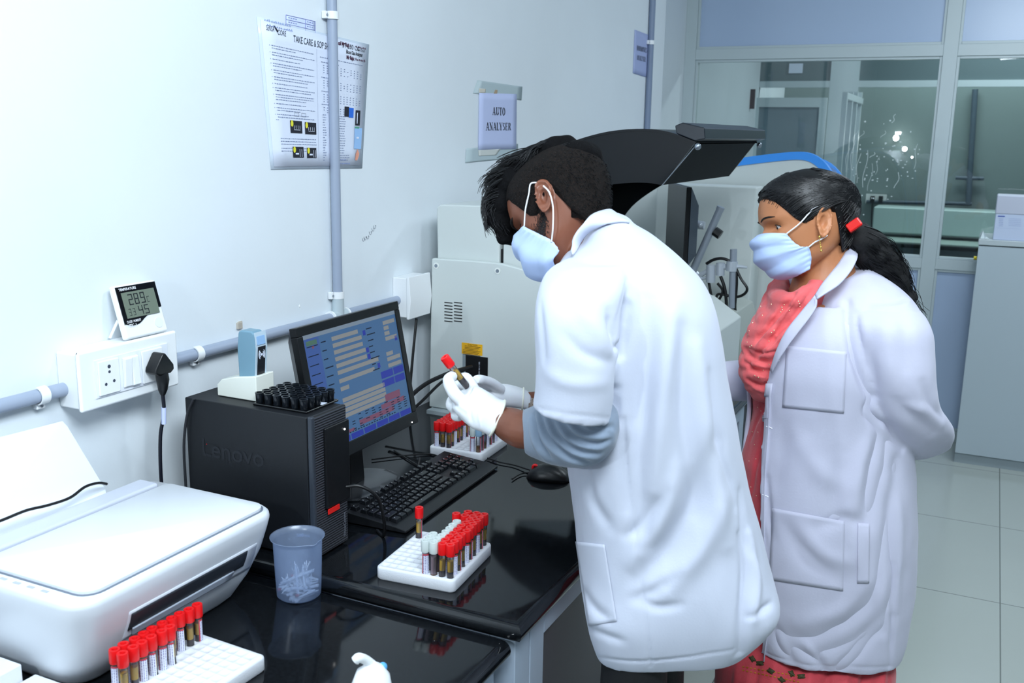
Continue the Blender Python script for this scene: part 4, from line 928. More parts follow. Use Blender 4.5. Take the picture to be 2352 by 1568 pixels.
# ============================================================ cream analyser
an=thing('blood_analyser','large cream auto analyser with open black lid behind the man','analyser',(-1.1,2.9,ZC))
ya,yb=2.46,3.25
sh=[(-1.449,ZC+.012),(-.70,ZC+.012),(-.70,1.08),(-.80,1.15),(-.93,1.21),(-1.083,1.257),(-1.15,1.278),(-1.217,1.289),(-1.30,1.290),(-1.44,1.288)]
wv=G(); 
G().prism(sh,'y',ya,ya+.02).build('side_panel',CREAM,an,bevel=.004,seg=3)
sh2=[(-1.445,ZC+.012),(-.71,ZC+.012),(-.71,1.06),(-.80,1.12),(-1.10,1.22),(-1.44,1.25)]
G().prism(sh2,'y',ya+.021,yb).build('body',CREAM,an,bevel=.004)
G().box(-1.44,-.72,ya-.03,yb-.1,ZC,ZC+.011).build('base_plate',mat('base grey','a9b4b8',.4),an)
hsg=G().prism([(-1.434,1.25),(-1.234,1.25),(-1.234,1.434),(-1.246,1.446),(-1.425,1.442),(-1.438,1.432)],'y',ya+.024,yb-.02); hsg.build('rear_housing',CREAM,an,bevel=.005,seg=3)
G().box(-1.225,-1.150,ya+.03,ya+.16,1.24,1.367).build('hinge_block',CREAM,an,bevel=.004); G().box(-1.150,-.98,ya+.07,ya+.09,1.2,1.345).build('inner_wall',mat('inner grey','8d989c',.5),an)
G().box(-1.2335,-1.2255,ya+.035,ya+.05,1.25,1.325).build('slot_line',BLACKP,an)
g=G()
for r_ in range(7):
    for c_ in range(2):
        a=on(1,ya,1021+c_*22,693+r_*7.1); g.box(a.x,a.x+.0265,ya-.0008,ya+.001,a.z-.0028,a.z)
g.build('vent_slot',mat('vent black','0b0d10',.6),an)
for q in ((1002,610),(1143,622)):
    a=on(1,ya,*q); w=G().cyl((a.x,ya-.0015,a.z),(a.x,ya,a.z),.009,n=20).build('screw_cover',WARMW,an); G().cyl((a.x,ya-.0025,a.z),(a.x,ya-.0014,a.z),.005,n=16).build('screw',STEEL,w)
a=on(1,ya,1061,786);b_=on(1,ya,1108,817); lb=G().box(a.x,b_.x,ya-.001,ya,b_.z,a.z).build('warning_label',mat('amber label','f2b51c',.5),an)
g=G()
for k in range(7): 
    z=a.z-.008-k*.0042; g.box(a.x+.010 if k<3 else a.x+.004,b_.x-.006-.004*(k%3),ya-.0014,ya-.0009,z-.0012,z)
g2=text_g('CAUTION',.007,frame((a.x+.02,ya-.0015,a.z-.006),(1,0,0),(0,0,1))); merge(g,g2).build('print',mat('dark brown print','4a3210',.6),lb)
a=on(1,ya,1070,813);b_=on(1,ya,1120,890)
G().box(a.x,b_.x,ya-.0012,ya-.0002,b_.z,a.z-.002).build('inlet_panel',mat('inlet black','0a0b0e',.4),an)
G().box(a.x-.010,a.x-.0002,ya-.0012,ya-.0002,b_.z,a.z).build('inlet_side',mat('inlet grey','8d999e',.4),an)
g=text_g('AMPS 230V AC~/-10%',.006,frame((a.x+.047,ya-.0016,b_.z+.018),(0,0,1),(-1,0,0))); g=merge(g,text_g('POWER',.0055,frame((a.x+.022,ya-.0016,b_.z+.020),(1,0,0),(0,0,1)))); g.build('inlet_print',PAPER,an)
G().box(a.x+.012,a.x+.030,ya-.010,ya-.001,b_.z+.02,b_.z+.034).box(a.x+.036,a.x+.062,ya-.022,ya-.001,b_.z+.004,b_.z+.026).build('inlet_plug',BLACKP,an,bevel=.002)
# black lid
lid=[]
ny,fy=2.50,3.22
outer=[(-1.255,1.44),(-1.19,1.530),(-1.11,1.592),(-1.021,1.629),(-.923,1.655),(-.827,1.663),(-.757,1.655),(-.690,1.633)]
inner=[(-.772,1.521),(-.821,1.5255),(-.893,1.520),(-.954,1.505),(-1.03,1.462),(-1.10,1.405),(-1.15,1.33)]
oc=[Vector((x,0,z)) for x,z in outer]; oc=cr(oc,4); ic=cr([Vector((x,0,z)) for x,z in inner],4)
def lidp(n,a,b_,m_): 
    return G().prism([(p.x,p.z) for p in oc]+[(p.x,p.z) for p in ic],'y',a,b_).build(n,m_,an)
LIDM=mat('lid gloss black','080b10',.25,spec=.3); 
lidp('lid_side',ny,ny+.008,LIDM); lidp('lid_side',fy-.008,fy,LIDM)
g=G(); rows=[[Vector((p.x,y,p.z)) for p in oc] for y in (ny-.003,fy+.003)]; rows2=[[Vector((p.x,y,p.z-.006)) for p in oc] for y in (fy+.003,ny-.003)]; g.grid(rows+rows2+[rows[0]]); g.build('lid_top',LIDM,an,smooth=True)
A_=Vector((-.690,0,1.633));B_=Vector((-.772,0,1.521)); 
g=G(); g.prism([(A_.x,A_.z),(B_.x,B_.z),(B_.x-.006,B_.z+.004),(A_.x-.006,A_.z+.002)],'y',ny+.009,fy-.009); g.build('lid_front',mat('lid matt black','040507',.6,spec=.12),an)
g=G(); g.prism([(-.745,1.672),(-.725,1.680),(-.668,1.668),(-.664,1.640),(-.690,1.634),(-.74,1.652)],'y',ny-.006,fy+.006); g.build('lid_lip',mat('lid lip slate','1a2028',.3),an,bevel=.003)
for y in (ny-.004,fy+.004): G().ball((-.683,y,1.621),.009,8).build('lid_bolt',STEEL,an,smooth=True)
G().tube([(-.685,ny-.001,1.628),(-.772,ny-.001,1.521)],.0015,6).build('lid_edge_line',mat('edge grey','6a727a',.4),an)
# ============================================================ big floor analyser behind
bm=thing('floor_analyser','big pale floor analyser with blue edged silver hood behind the woman','analyser',(-1.0,4.25,0))
yn,yf2=3.95,4.55
nr=[on(1,yn,*q) for q in ((1470,398),(1600,380),(1700,366),(1780,356),(1830,352),(1862,356),(1888,372),(1908,398),(1922,430),(1932,480),(1938,600))]
nr=cr([Vector((p.x,0,p.z)) for p in nr],3); nr.append(Vector((nr[-1].x,0,.05)))
poly=[(p.x,p.z) for p in nr]+[(-1.48,.05),(-1.48,nr[0].z-.02)]
G().prism(poly,'y',yn,yn+.02).build('side_panel',CREAM,bm)
BLUE=mat('bright blue trim','3f95ee',.35)
rim=[];
def offs(pl,d):
    out=[]
    for i,p in enumerate(pl):
        t=(pl[min(i+1,len(pl)-1)]-pl[max(i-1,0)]).normalized(); out.append(p+Vector((t.z,0,-t.x))*d*(1 if True else 1))
    return out
inn=offs(nr,.024); out_=offs(nr,-.006)
g=G(); g.grid([[Vector((p.x,yn-.006,p.z)) for p in out_],[Vector((p.x,yn-.006,p.z)) for p in inn],[Vector((p.x,yn+.001,p.z)) for p in inn],[Vector((p.x,yn+.03,p.z)) for p in out_],[Vector((p.x,yn-.006,p.z)) for p in out_]]); g.build('blue_trim',BLUE,bm,smooth=True,angle=30)
fr2=[on(1,yf2,*q) for q in ((1600,395),(1700,378),(1780,366),(1850,362),(1895,372),(1925,396),(1946,436),(1958,480),(1966,530),(1972,640))]; fr2=cr([Vector((p.x,0,p.z)) for p in fr2],3)
n=30
def resamp(pl,n):
    d=[0]
    for a,b_ in zip(pl,pl[1:]): d.append(d[-1]+(b_-a).length)
    out=[]
    for k in range(n+1):
        s_=d[-1]*k/n; i=max(j for j in range(len(d)) if d[j]<=s_+1e-9); i=min(i,len(pl)-2); out.append(pl[i].lerp(pl[i+1],(s_-d[i])/max(1e-9,d[i+1]-d[i])))
    return out
na=resamp(nr[6:],n); nb=resamp(fr2+[Vector((fr2[-1].x,0,.05))],n)
SILV=mat('silver hood','aab4c0',.25,metal=.7)
g=G(); g.grid([[Vector((p.x,yn+.03,p.z)) for p in na],[Vector((p.x,yf2,p.z)) for p in nb]]); g.build('silver_hood',SILV,bm,smooth=True,angle=80,solid=.01)
o2=offs(fr2,-.004); i2=offs(fr2,.006); g=G(); g.grid([[Vector((p.x,yf2+.002,p.z)) for p in o2],[Vector((p.x,yf2-.008,p.z)) for p in o2],[Vector((p.x,yf2-.008,p.z)) for p in i2]]); g.build('far_blue_edge',BLUE,bm,solid=.004)
G().prism([(-1.48,.05),(-.52,.05),(-.52,1.2),(-.70,1.50),(-1.48,1.46)],'y',yn+.03,yf2-.01).build('body',GREYM,bm)
# wall side white column between cream analyser and it
wc=thing('tall_cover','tall pale grey machine cover between the lid and the small monitor','machine',(-1.2,3.8,ZC))
a=on(1,3.80,1512,430); b_=on(1,3.80,1700,430); G().box(a.x,-.80,3.78,3.925,ZC,1.46).build('cover_body',CREAM,wc,bevel=.006)
# grey box with arm
gb=thing('grey_printer_unit','grey cream desktop instrument with white sticker between man and woman','instrument',(-1.0,3.5,ZC))
G().prism([(-1.30,ZC),(-.738,ZC),(-.738,.945),(-.768,1.040),(-.80,1.052),(-1.30,1.056)],'y',3.40,3.70).build('housing',mat('putty plastic','a9b0aa',.45),gb,bevel=.004)
g=G(); 
a=on(1,3.398,1654,735);b_=on(1,3.398,1669,760); G().add([(a.x,3.3985,a.z),(b_.x,3.3985,a.z-.008),(b_.x+.004,3.3985,b_.z-.004),(a.x+.006,3.3985,b_.z+.002)],[(0,3,2,1)]).build('white_sticker',PAPER2,gb,solid=.0005)
a=on(1,3.3985,1679,775);b_=on(1,3.3985,1690,768); G().tube([a,b_],.0035,6).build('yellow_sticker',mat('lime label','cfe03a',.5),gb)
G().tube([on(1,3.3985,1648,800),on(1,3.3985,1700,760)],.001,4).build('seam',mat('seam grey','6d746f',.5),gb)
for k in range(3): G().box(-.775-.006,-.765,3.45+k*.04,3.46+k*.04,.96,1.0).build('vent',mat('vent grey','7d847f',.5),gb)
ar=thing('monitor_arm','grey metal monitor arm with clamps, poles and black knob','monitor arm',(-.765,3.46,1.05))
yy=3.46
POL=mat('grey tube metal','969fab',.3,metal=.2); CLMP=mat('cast aluminium','bcc4ce',.3,metal=.2)
q=lambda x,y,dy=0: on(1,yy+dy,x,y)
G().cyl(Vector((q(1679,738).x,q(1679,738).y,1.050)),q(1685,572),.0125,n=18).build('upright_pole',POL,ar,smooth=True)
G().cyl(q(1583,640),q(1655,478),.0135,n=18).cyl(q(1653,482),q(1656,475),.0145,n=18).build('slanted_pole',POL,ar,smooth=True)
g=G(); g.cyl(q(1633,608),q(1632,648),.0165,n=18); g.cyl(q(1655,603),q(1654,632),.0155,n=18); g.build('joint_cylinder',CLMP,ar,smooth=True)
g=G(); g.tube([q(1670,612),q(1700,612),q(1716,614)],[.010,.006,.004],10); g.tube([q(1600,625),q(1612,640),q(1628,636)],.006,8); g.tube([q(1583,640),q(1608,632),q(1632,618)],[.006,.009,.008],8); g.tube([q(1650,615),q(1668,612)],.010,10); g.cyl(q(1682,600),q(1680,622),.020,n=16); g.build('clamp',CLMP,ar,smooth=True)
g=G(); g.tube([q(1618,518),q(1604,516),q(1590,520),q(1582,520)],[.014,.016,.012,.010],12); g.ball(q(1608,517,-.02),.010,8); g.build('head_bracket',CLMP,ar,smooth=True)
G().tube([q(1636,528),q(1646,534)],[.006,.006],8).cyl(q(1641,530),q(1655,540),.017,n=10).build('black_knob',BLACKP,ar)
g=G(); g.tube(cr([q(1622,606),q(1640,596),q(1662,594),q(1682,606),q(1692,640),q(1688,700),q(1690,720)],5),.0055,8); g.tube(cr([q(1628,648),q(1634,680),q(1640,700),q(1650,690),q(1660,668),q(1648,650)],5),.005,8); g.tube(cr([q(1690,615),q(1702,640),q(1716,662),q(1708,676),q(1688,682),q(1660,676),q(1646,680),q(1640,720)],5),.005,8); g.tube(cr([q(1655,634),q(1664,660),q(1668,690),q(1668,722)],5),.006,8); g.build('looped_cables',CBL,ar,smooth=True)
sm=thing('wall_monitor','small black monitor seen edge on, carried by the monitor arm','monitor',q(1560,520)); 
c=on(1,3.44,1561,512); nrm=Vector((-.88,-.47,0)).normalized(); tx=Vector((.47,-.88,0)).normalized()
M3=Matrix((tx,Vector((0,0,1)),-nrm if False else tx.cross(Vector((0,0,1))))).transposed().to_4x4(); M3.translation=c
# local z = tx x z
zz=tx.cross(Vector((0,0,1))); sgn=1 if zz.dot(nrm)>0 else -1
G().box(-.16,.16,-.135,.135,sgn*.0,sgn*.016).xf(M3).build('screen_face',BLACKP,sm,bevel=.003)
G().hexa([Vector(p) for p in ((-.16,-.135,-sgn*.001),(.16,-.135,-sgn*.001),(.11,-.10,-sgn*.04),(-.11,-.10,-sgn*.04),(-.16,.135,-sgn*.001),(.16,.135,-sgn*.001),(.11,.07,-sgn*.04),(-.11,.07,-sgn*.04))]).xf(M3).build('back_shell',mat('slate back','3b444e',.4),sm)
G().cyl(M3@Vector((0,0,-sgn*.04)),M3@Vector((0,0,-sgn*.055)),.035,n=20).cyl(M3@Vector((0,0,-sgn*.05)),q(1584,520),.012,n=12).build('mount_plate',STEEL,sm,smooth=True,angle=40)
# ============================================================ lights
def area(name,loc,tgt,sx,sy,e,col):
    l=bpy.data.lights.new(name,'AREA'); l.shape='RECTANGLE'; l.size=sx; l.size_y=sy; l.energy=e; l.color=col
    o=bpy.data.objects.new(name,l); COL.objects.link(o); o.location=loc; d=Vector(tgt)-Vector(loc); o.rotation_euler=d.to_track_quat('-Z','Y').to_euler(); return o
CW=(.80,.91,1.0)
area('bounce_flash',(.05,.35,2.88),(-1.35,1.6,1.1),1.2,1.1,80,CW)
_d=ray(2063,308); _p=CAM+_d*((YP-CAM.y)/_d.y)+Vector((_d.x,-_d.y,_d.z))*((YP+.3)/_d.y)
area('camera_strobe',_p,(-.9,1.7,1.0),.05,.05,6,CW)
area('ceiling_lamp_near',(.6,2.0,2.92),(.6,2.0,0),1.2,.3,14,CW)
area('ceiling_lamp_far',(.5,4.4,2.92),(.5,4.4,0),1.2,.3,20,CW)
area('back_room_lamp',(.2,7.2,2.9),(.2,7.2,0),1.2,.3,26,(.85,.95,1))
area('rear_room_fill',(-.1,8.3,2.9),(-.1,8.3,0),1.6,.3,26,(.85,.95,1))  # unseen fill light added to brighten the back room beyond the inner partition
GLINTM=mat('white lamp glow','ffffff',.3,emit=25)  # glowing balls on stubs, added behind the glass to imitate flash reflections on it
for px,py,r,lb in ((2058,317,.022,'larger bright round lamp added to imitate a flash reflection in the big window pane'),(2078,342,.018,'smaller bright round lamp below the larger one, added to imitate a flash reflection'),(2095,361,.007,'dim pinpoint lamp below the two bright ones, added to imitate a flash reflection')):
    c=on(1,8.82,px,py); t=thing('flash_glint',lb,'glint',c); G().ball(c,(r,r*.6,r),10).build('glint_ball',GLINTM,t,smooth=True); G().cyl((c.x,8.83,c.z),(c.x,8.9,c.z),r*.8,n=14).build('holder',ALU,t)
w=bpy.data.worlds.new('world'); S.world=w; w.use_nodes=True; w.node_tree.nodes['Background'].inputs[0].default_value=lin('a8c0d8'); w.node_tree.nodes['Background'].inputs[1].default_value=.3
S.view_settings.view_transform='Standard'; S.view_settings.look='None'; S.view_settings.gamma=1; S.view_settings.exposure=.42
S.view_settings.use_curve_mapping=False
# ============================================================ thermometer
tt=thing('digital_thermometer','white and black digital thermometer leaning on the wall above the socket box','thermometer',(-1.455,1.39,1.251))
bl=Vector((-1.449,1.312,1.2515)); 
a=on(0,-1.449,292,785); b_=on(0,-1.449,388,764); c=on(0,-1.478,350,650); d=on(0,-1.478,263,658)
wv=(b_-a).normalized(); hv=((c-b_)+(d-a))*.5; bl=Vector((a.x,a.y,1.2515)); br_=Vector((b_.x,b_.y,1.2515)); W_=(br_-bl).length; tilt=math.asin(min(.9,.029/hv.length)); Hh=hv.length
ux=Vector((0,1,0)); uz=Vector((-math.sin(tilt),0,math.cos(tilt))); un=ux.cross(uz); Mt=Matrix((ux,uz,un)).transposed().to_4x4(); Mt.translation=Vector((-1.449,bl.y,1.2515))
def tbx(x0,x1,y0,y1,z0,z1): return G().box(x0,x1,y0,y1,z0,z1).xf(Mt)
tbx(0,W_,0,Hh,-.014,0).build('case',WHITE,tt,bevel=.005,seg=3)
pts=[(.004,.028)]+[(.004+(W_-.008)*k/14,.030+.020*(1/(1+math.exp(-(k/14-.62)*12)))-.006*math.sin(PI*min(1,k/7))) for k in range(15)]+[(W_-.004,Hh-.004),(.004,Hh-.004)]
g=G(); n=len(pts); g.add([Mt@Vector((x,y,.0002)) for x,y in pts]+[Mt@Vector((x,y,.0018)) for x,y in pts],[tuple(range(n,2*n))]+[(i,(i+1)%n,(i+1)%n+n,i+n) for i in range(n)]); g.build('black_front',mat('black acrylic','0b0c12',.12),tt)
sc_=tbx(.013,W_-.012,Hh-.066,Hh-.016,.0018,.0024).build('lcd_screen',mat('lcd olive','6f7a6c',.3),tt)
LCD=mat('lcd digits','20262a',.4)
def seg(ch,x,y,w,h,t,g):
    on_={'2':'abged','8':'abcdefg','9':'abcdfg','4':'bcfg','5':'acdfg','3':'abcdg','C':'adef','%':''}[ch]
    R_={'a':(0,h-t,w,h),'d':(0,0,w,t),'g':(0,h/2-t/2,w,h/2+t/2),'f':(0,h/2,t,h),'e':(0,0,t,h/2),'b':(w-t,h/2,w,h),'c':(w-t,0,w,h/2)}
    for s_ in on_:
        a=R_[s_]; g.add([Mt@Vector((x+a[0]+.0003,y+a[1]+.0003,.0027)),Mt@Vector((x+a[2]-.0003,y+a[1]+.0003,.0027)),Mt@Vector((x+a[2]-.0003,y+a[3]-.0003,.0027)),Mt@Vector((x+a[0]+.0003,y+a[3]-.0003,.0027))],[(0,1,2,3)])
g=G(); by=Hh-.042; sx=.026
for k,ch in enumerate('289'): seg(ch,sx+k*.0145-(.0 if k<2 else -.001),by,.0115,.022,.0028,g)
seg('C',sx+.045,by,.007,.012,.0016,g)
for k,ch in enumerate('45'): seg(ch,sx+.018+k*.0145,by-.0215,.0115,.0185,.0026,g)
for k,ch in enumerate('33'): seg(ch,sx-.006+k*.010,by-.020,.006,.014,.0016,g)
g.build('digits',LCD,sc_)
g=text_g('TEMPERATURE',.0068,Mt@Matrix.Translation((.010,Hh-.012,.0021)),sx=.95,bold=.00015); g=merge(g,text_g('CLOCK / HUMIDITY',.0064,Mt@Matrix.Translation((.009,Hh-.0745,.0021)),sx=.62,bold=.00015),text_g('HTC-1',.0078,Mt@Matrix.Translation((.009,Hh-.0825,.0021)),bold=.00015)); g.build('lettering',mat('white print','e8eaee',.5),tt)
g=G().cyl(Mt@Vector((W_-.02,.020,0)),Mt@Vector((W_-.02,.020,.0012)),.010,n=20); g.build('button_pad',WARMW,tt)
G().tube([Mt@Vector((.004,.040,-.014)),Vector((-1.490,bl.y-.003,1.252))],.0028,8).build('kickstand',WHITE,tt)
# ============================================================ PEOPLE
def PD(px,py,D):
    d=ray(px,py); return CAM+d*(D/d.dot(FH))
def ring(a,b,D,th,n=40,pw=2.2,ph=0):
    """closed ring between two silhouette points a,b=(px,py); th=half depth away from the viewer"""
    A=PD(a[0],a[1],D if not isinstance(D,tuple) else D[0]); B=PD(b[0],b[1],D if not isinstance(D,tuple) else D[1]); c=(A+B)/2; u=(B-A)/2; w=FH*th
    w=w-u.normalized()*w.dot(u.normalized())*.5
    out=[]
    for k in range(n):
        t=2*PI*k/n; cx,sx=math.cos(t),math.sin(t)
        e=2/pw; out.append(c+u*math.copysign(abs(cx)**e,cx)+w*math.copysign(abs(sx)**e,sx))
    return out
def refine(rings,k=4):
    n=len(rings[0]); cols=[cr([r[i] for r in rings],k) for i in range(n)]
    return [[cols[i][j] for i in range(n)] for j in range(len(cols[0]))]
def loft(rings,k=4,caps=True):
    return G().grid(refine(rings,k),True,caps)
def to_obj(g,name='tmp'):
    me=bpy.data.meshes.new(name); me.from_pydata([tuple(v) for v in g.v],[],g.f); o=bpy.data.objects.new(name,me); COL.objects.link(o); return o
def fuse(gs,voxel,smooth=4,fac=.5):
    g=merge(*gs); o=to_obj(g); bm_=__import__('bmesh').new(); bm_.from_mesh(o.data); __import__('bmesh').ops.recalc_face_normals(bm_,faces=bm_.faces); bm_.to_mesh(o.data); bm_.free()
    # make every shell face outwards on its own
    md=o.modifiers.new('r','REMESH'); md.mode='VOXEL'; md.voxel_size=voxel; md.adaptivity=0
    if smooth: ms_=o.modifiers.new('s','SMOOTH'); ms_.factor=fac; ms_.iterations=smooth
    dg=bpy.context.evaluated_depsgraph_get(); me=bpy.data.meshes.new_from_object(o.evaluated_get(dg)); bpy.data.objects.remove(o); return me
class Sculpt:
    def __init__(s,me):
        s.me=me; n=len(me.vertices); s.co=np.empty(n*3); me.vertices.foreach_get('co',s.co); s.co=s.co.reshape(-1,3); s.bvh(); s.norm()
    def bvh(s):
        s.t=BVHTree.FromPolygons([tuple(c) for c in s.co],[tuple(p.vertices) for p in s.me.polygons])
    def norm(s):
        s.me.vertices.foreach_set('co',s.co.ravel()); s.me.update(); n=len(s.me.vertices); a=np.empty(n*3); s.me.vertex_normals.foreach_get('vector',a); s.no=a.reshape(-1,3)
    def hit(s,px,py):
        d=ray(px,py).normalized(); h=s.t.ray_cast(CAM,d); return (h[0],h[1]) if h[0] is not None else (None,None)
    def stroke(s,pts,w,amp,taper=True,k=6,w2=None):
        P_=[]; 
        sm_=cr([Vector((p[0],p[1],0)) for p in pts],k)
        for i,p in enumerate(sm_):
            h,_=s.hit(p.x,p.y)
            if h is not None:
                t=i/(len(sm_)-1); P_.append((h,math.sin(PI*(.08+.84*t))**.6 if taper else 1))
        if not P_: return
        A=np.array([tuple(p[0]) for p in P_]); am=np.array([p[1] for p in P_])
        lo=A.min(0)-3*w; hi=A.max(0)+3*w; idx=np.where(np.all((s.co>lo)&(s.co<hi),axis=1))[0]
        best=np.full(len(idx),1e9); ba=np.zeros(len(idx)); C=s.co[idx]
        for i in range(len(A)-1):
            a=A[i]; b_=A[i+1]; ab=b_-a; L2=max(1e-12,ab@ab)
            if L2>.06**2: continue
            t=np.clip(((C-a)@ab)/L2,0,1); d=np.linalg.norm(C-(a+t[:,None]*ab),axis=1); m_=d<best; best[m_]=d[m_]; ba[m_]=(am[i]+(am[i+1]-am[i])*t)[m_]
        f=amp*ba*np.exp(-(best/w)**2); s.co[idx]+=s.no[idx]*f[:,None]
    def noise(s,scale,amp,seed=0,aniso=(1,1,1)):
        from mathutils import noise as N
        for i,c in enumerate(s.co):
            v=N.noise(Vector((c[0]*aniso[0]*scale+seed,c[1]*aniso[1]*scale,c[2]*aniso[2]*scale)))
            s.co[i]+=s.no[i]*(v*amp)
    def done(s): s.norm(); s.bvh()
def mesh_obj(me,name,m,parent,smooth=True):
    me.materials.clear(); me.materials.append(m); o=bpy.data.objects.new(name,me); COL.objects.link(o)
    me.polygons.foreach_set('use_smooth',[True]*len(me.polygons))
    if parent is not None: o.parent=parent; o.matrix_parent_inverse=mw(parent).inverted()
    return o
def patch(S_,pl,name,m,parent,nu=16,nv=16,off=.0022,solid=.001,hemline=True):
    """cloth patch lying on a sculpted surface; pl = TL,TR,BR,BL pixel corners (or more points per side via bilinear)"""
    rows=[]
    for i in range(nv+1):
        t=i/nv; row=[]
        for j in range(nu+1):
            s_=j/nu; a=Vector(pl[0]).lerp(Vector(pl[1]),s_); b_=Vector(pl[3]).lerp(Vector(pl[2]),s_); p=a.lerp(b_,t); h,n_=S_.hit(p.x,p.y)
            if h is None: h=rows[-1][j].copy() if rows else PD(p.x,p.y,1.8); n_=Vector((0,0,0))
            if n_.dot(ray(p.x,p.y))>0: n_=-n_
            row.append(h+n_*off)
        rows.append(row)
    return G().grid(rows).build(name,m,parent,smooth=True,solid=solid,angle=180)
def strip(S_,inner,outer,name,m,parent,n=8,off=.005,bulge=.006,solid=.003,D=None):
    """cloth strip between two pixel curves, resting just above a surface"""
    ci=cr([Vector((p[0],p[1],p[2] if len(p)>2 else 0)) for p in inner],5); co=cr([Vector((p[0],p[1],p[2] if len(p)>2 else 0)) for p in outer],5)
    N_=24; ci=resamp(ci,N_); co=resamp(co,N_)
    def w(p):
        if p.z>0: return PD(p.x,p.y,p.z)
        h,n_=S_.hit(p.x,p.y)
        return None if h is None else h+(n_ if n_.dot(ray(p.x,p.y))<0 else -n_)*off
    A=[w(p) for p in ci]; B=[w(p) for p in co]
    for L_ in (A,B):
        for i in range(len(L_)):
            if L_[i] is None:
                js=[j for j in range(len(L_)) if L_[j] is not None]
                j=min(js,key=lambda q:abs(q-i)); src=(ci if L_ is A else co)[i]; L_[i]=PD(src.x,src.y,(L_[j]-CAM).dot(FH))
    rows=[[a.lerp(b_,j/n)-FH*(bulge*math.sin(PI*j/n)) for j in range(n+1)] for a,b_ in zip(A,B)]
    return G().grid(rows).build(name,m,parent,smooth=True,solid=solid,angle=180)
# ------------------------------------------------------------ head
def head_mesh(M,sc=1,zs=1):
    F_=[(-.118,.045),(-.112,.064),(-.10,.078),(-.088,.081),(-.075,.075),(-.062,.081),(-.05,.083),(-.04,.083),(-.02,.086),(0,.083),(.018,.090),(.045,.090),(.07,.079),(.09,.056),(.103,.020),(.108,-.01)]
    B_=[(-.118,.010),(-.10,-.012),(-.08,-.040),(-.05,-.070),(-.02,-.090),(.02,-.103),(.05,-.103),(.08,-.085),(.10,-.045),(.108,-.012)]
    W_=[(-.118,.014),(-.11,.030),(-.09,.047),(-.07,.055),(-.03,.064),(0,.070),(.03,.075),(.06,.073),(.08,.061),(.095,.040),(.104,.020),(.108,.003)]
    n=64; rows=[]
    N=44
    for i in range(N+1):
        z=-.118+.226*i/N; f=smoothi(F_,z); b_=smoothi(B_,z); w=smoothi(W_,z); xc=(f+b_)/2-.006; row=[]
        for k in range(n):
            t=2*PI*k/n; c,s_=math.cos(t),math.sin(t); a=(f-xc) if c>0 else (xc-b_)
            e=2/2.25; x=xc+a*math.copysign(abs(c)**e,c); y=w*math.copysign(abs(s_)**e,s_)
            if z<0 and c>0: y*=1-.22*min(1,-z/.1)*c**1.5
            if c>0:
                g_=lambda y0,z0,sy,sz: math.exp(-((y-y0)/sy)**2-((z-z0)/sz)**2)
                x-=.013*(g_(.031,-.002,.017,.013)+g_(-.031,-.002,.017,.013))
                x+=.004*(g_(.028,.017,.020,.008)+g_(-.028,.017,.020,.008))
                x+=.005*(g_(.043,-.032,.018,.018)+g_(-.043,-.032,.018,.018))
                nz=interp([(-.046,0),(-.040,.014),(-.034,.024),(-.028,.023),(-.01,.009),(.004,.001),(.01,0)],z); x+=nz*math.exp(-(y/(.009+.012*max(0,-z-.015)/.03))**2)
                x+=.004*g_(0,-.052,.018,.006)+.004*g_(0,-.064,.016,.006)
            row.append(M@Vector((x*sc,y*sc,(z*zs if z<0 else z)*sc)))
        rows.append(row)
    return G().grid(rows,True,True)
def skull_pt(th,z,off=0):
    """surface point of the smooth skull in head space"""
    F_=[(-.09,.08),(-.04,.084),(0,.085),(.02,.091),(.045,.091),(.07,.080),(.09,.057),(.103,.021),(.1081,-.01)]
    B_=[(-.10,-.03),(-.08,-.055),(-.05,-.078),(-.02,-.091),(.02,-.104),(.05,-.104),(.08,-.086),(.10,-.046),(.1081,-.012)]
    W_=[(-.09,.047),(-.07,.056),(-.03,.065),(0,.071),(.03,.076),(.06,.074),(.08,.062),(.095,.041),(.104,.021),(.1081,.003)]
    f=smoothi(F_,z);b_=smoothi(B_,z);w=smoothi(W_,z); xc=(f+b_)/2-.006; c,s_=math.cos(th),math.sin(th); a=(f-xc) if c>0 else (xc-b_); e=2/2.25
    p=Vector((xc+a*math.copysign(abs(c)**e,c),w*math.copysign(abs(s_)**e,s_),z))
    q=(p-Vector((-.008,0,.01))).normalized(); return p+q*off
def ear_mesh(M,side,sc=1):
    prof=[(0,.000),(.2,.0005),(.36,.003),(.47,.010),(.55,.0125),(.66,.009),(.78,.011),(.88,.0165),(.96,.017),(1.02,.013),(1.0,.008),(.8,.003),(.55,-.004),(.3,-.006)]
    n=40; rows=[]
    for ip,(rho,h) in enumerate(prof):
        row=[]
        for k in range(n):
            t=2*PI*k/n; cx,cz=math.cos(t),math.sin(t)
            rx=.0175*(1+.12*cz) if cx<0 else .0150*(1+.18*cz-.1*(cz<-.3)); rz=.033 if cz>0 else .031
            hh=h
            if cz<-.55 and rho>.3: hh=h*.6+.003  # lobe
            if cx>.45 and -.5<cz<.6 and .5<rho<1.0: hh=h*.5   # front joins the cheek
            x=rx*rho*cx; z=rz*rho*cz-.0
            row.append(Vector((x,hh,z)))
        rows.append(row)
    g=G().grid(rows,True,True)
    Rt=Matrix.Rotation(math.radians(-12),4,'Y')@Matrix.Rotation(math.radians(14),4,'Z') if False else Matrix.Rotation(math.radians(-13),4,'Y')
    T=Matrix.Translation((-.014,.0675,-.008))@Matrix.Rotation(math.radians(20),4,'Z')@Rt
    g.xf(T)
    if side<0: g.v=[Vector((v.x,-v.y,v.z)) for v in g.v]; g.f=[f[::-1] for f in g.f]
    g.v=[M@(v*sc) for v in g.v]; return g
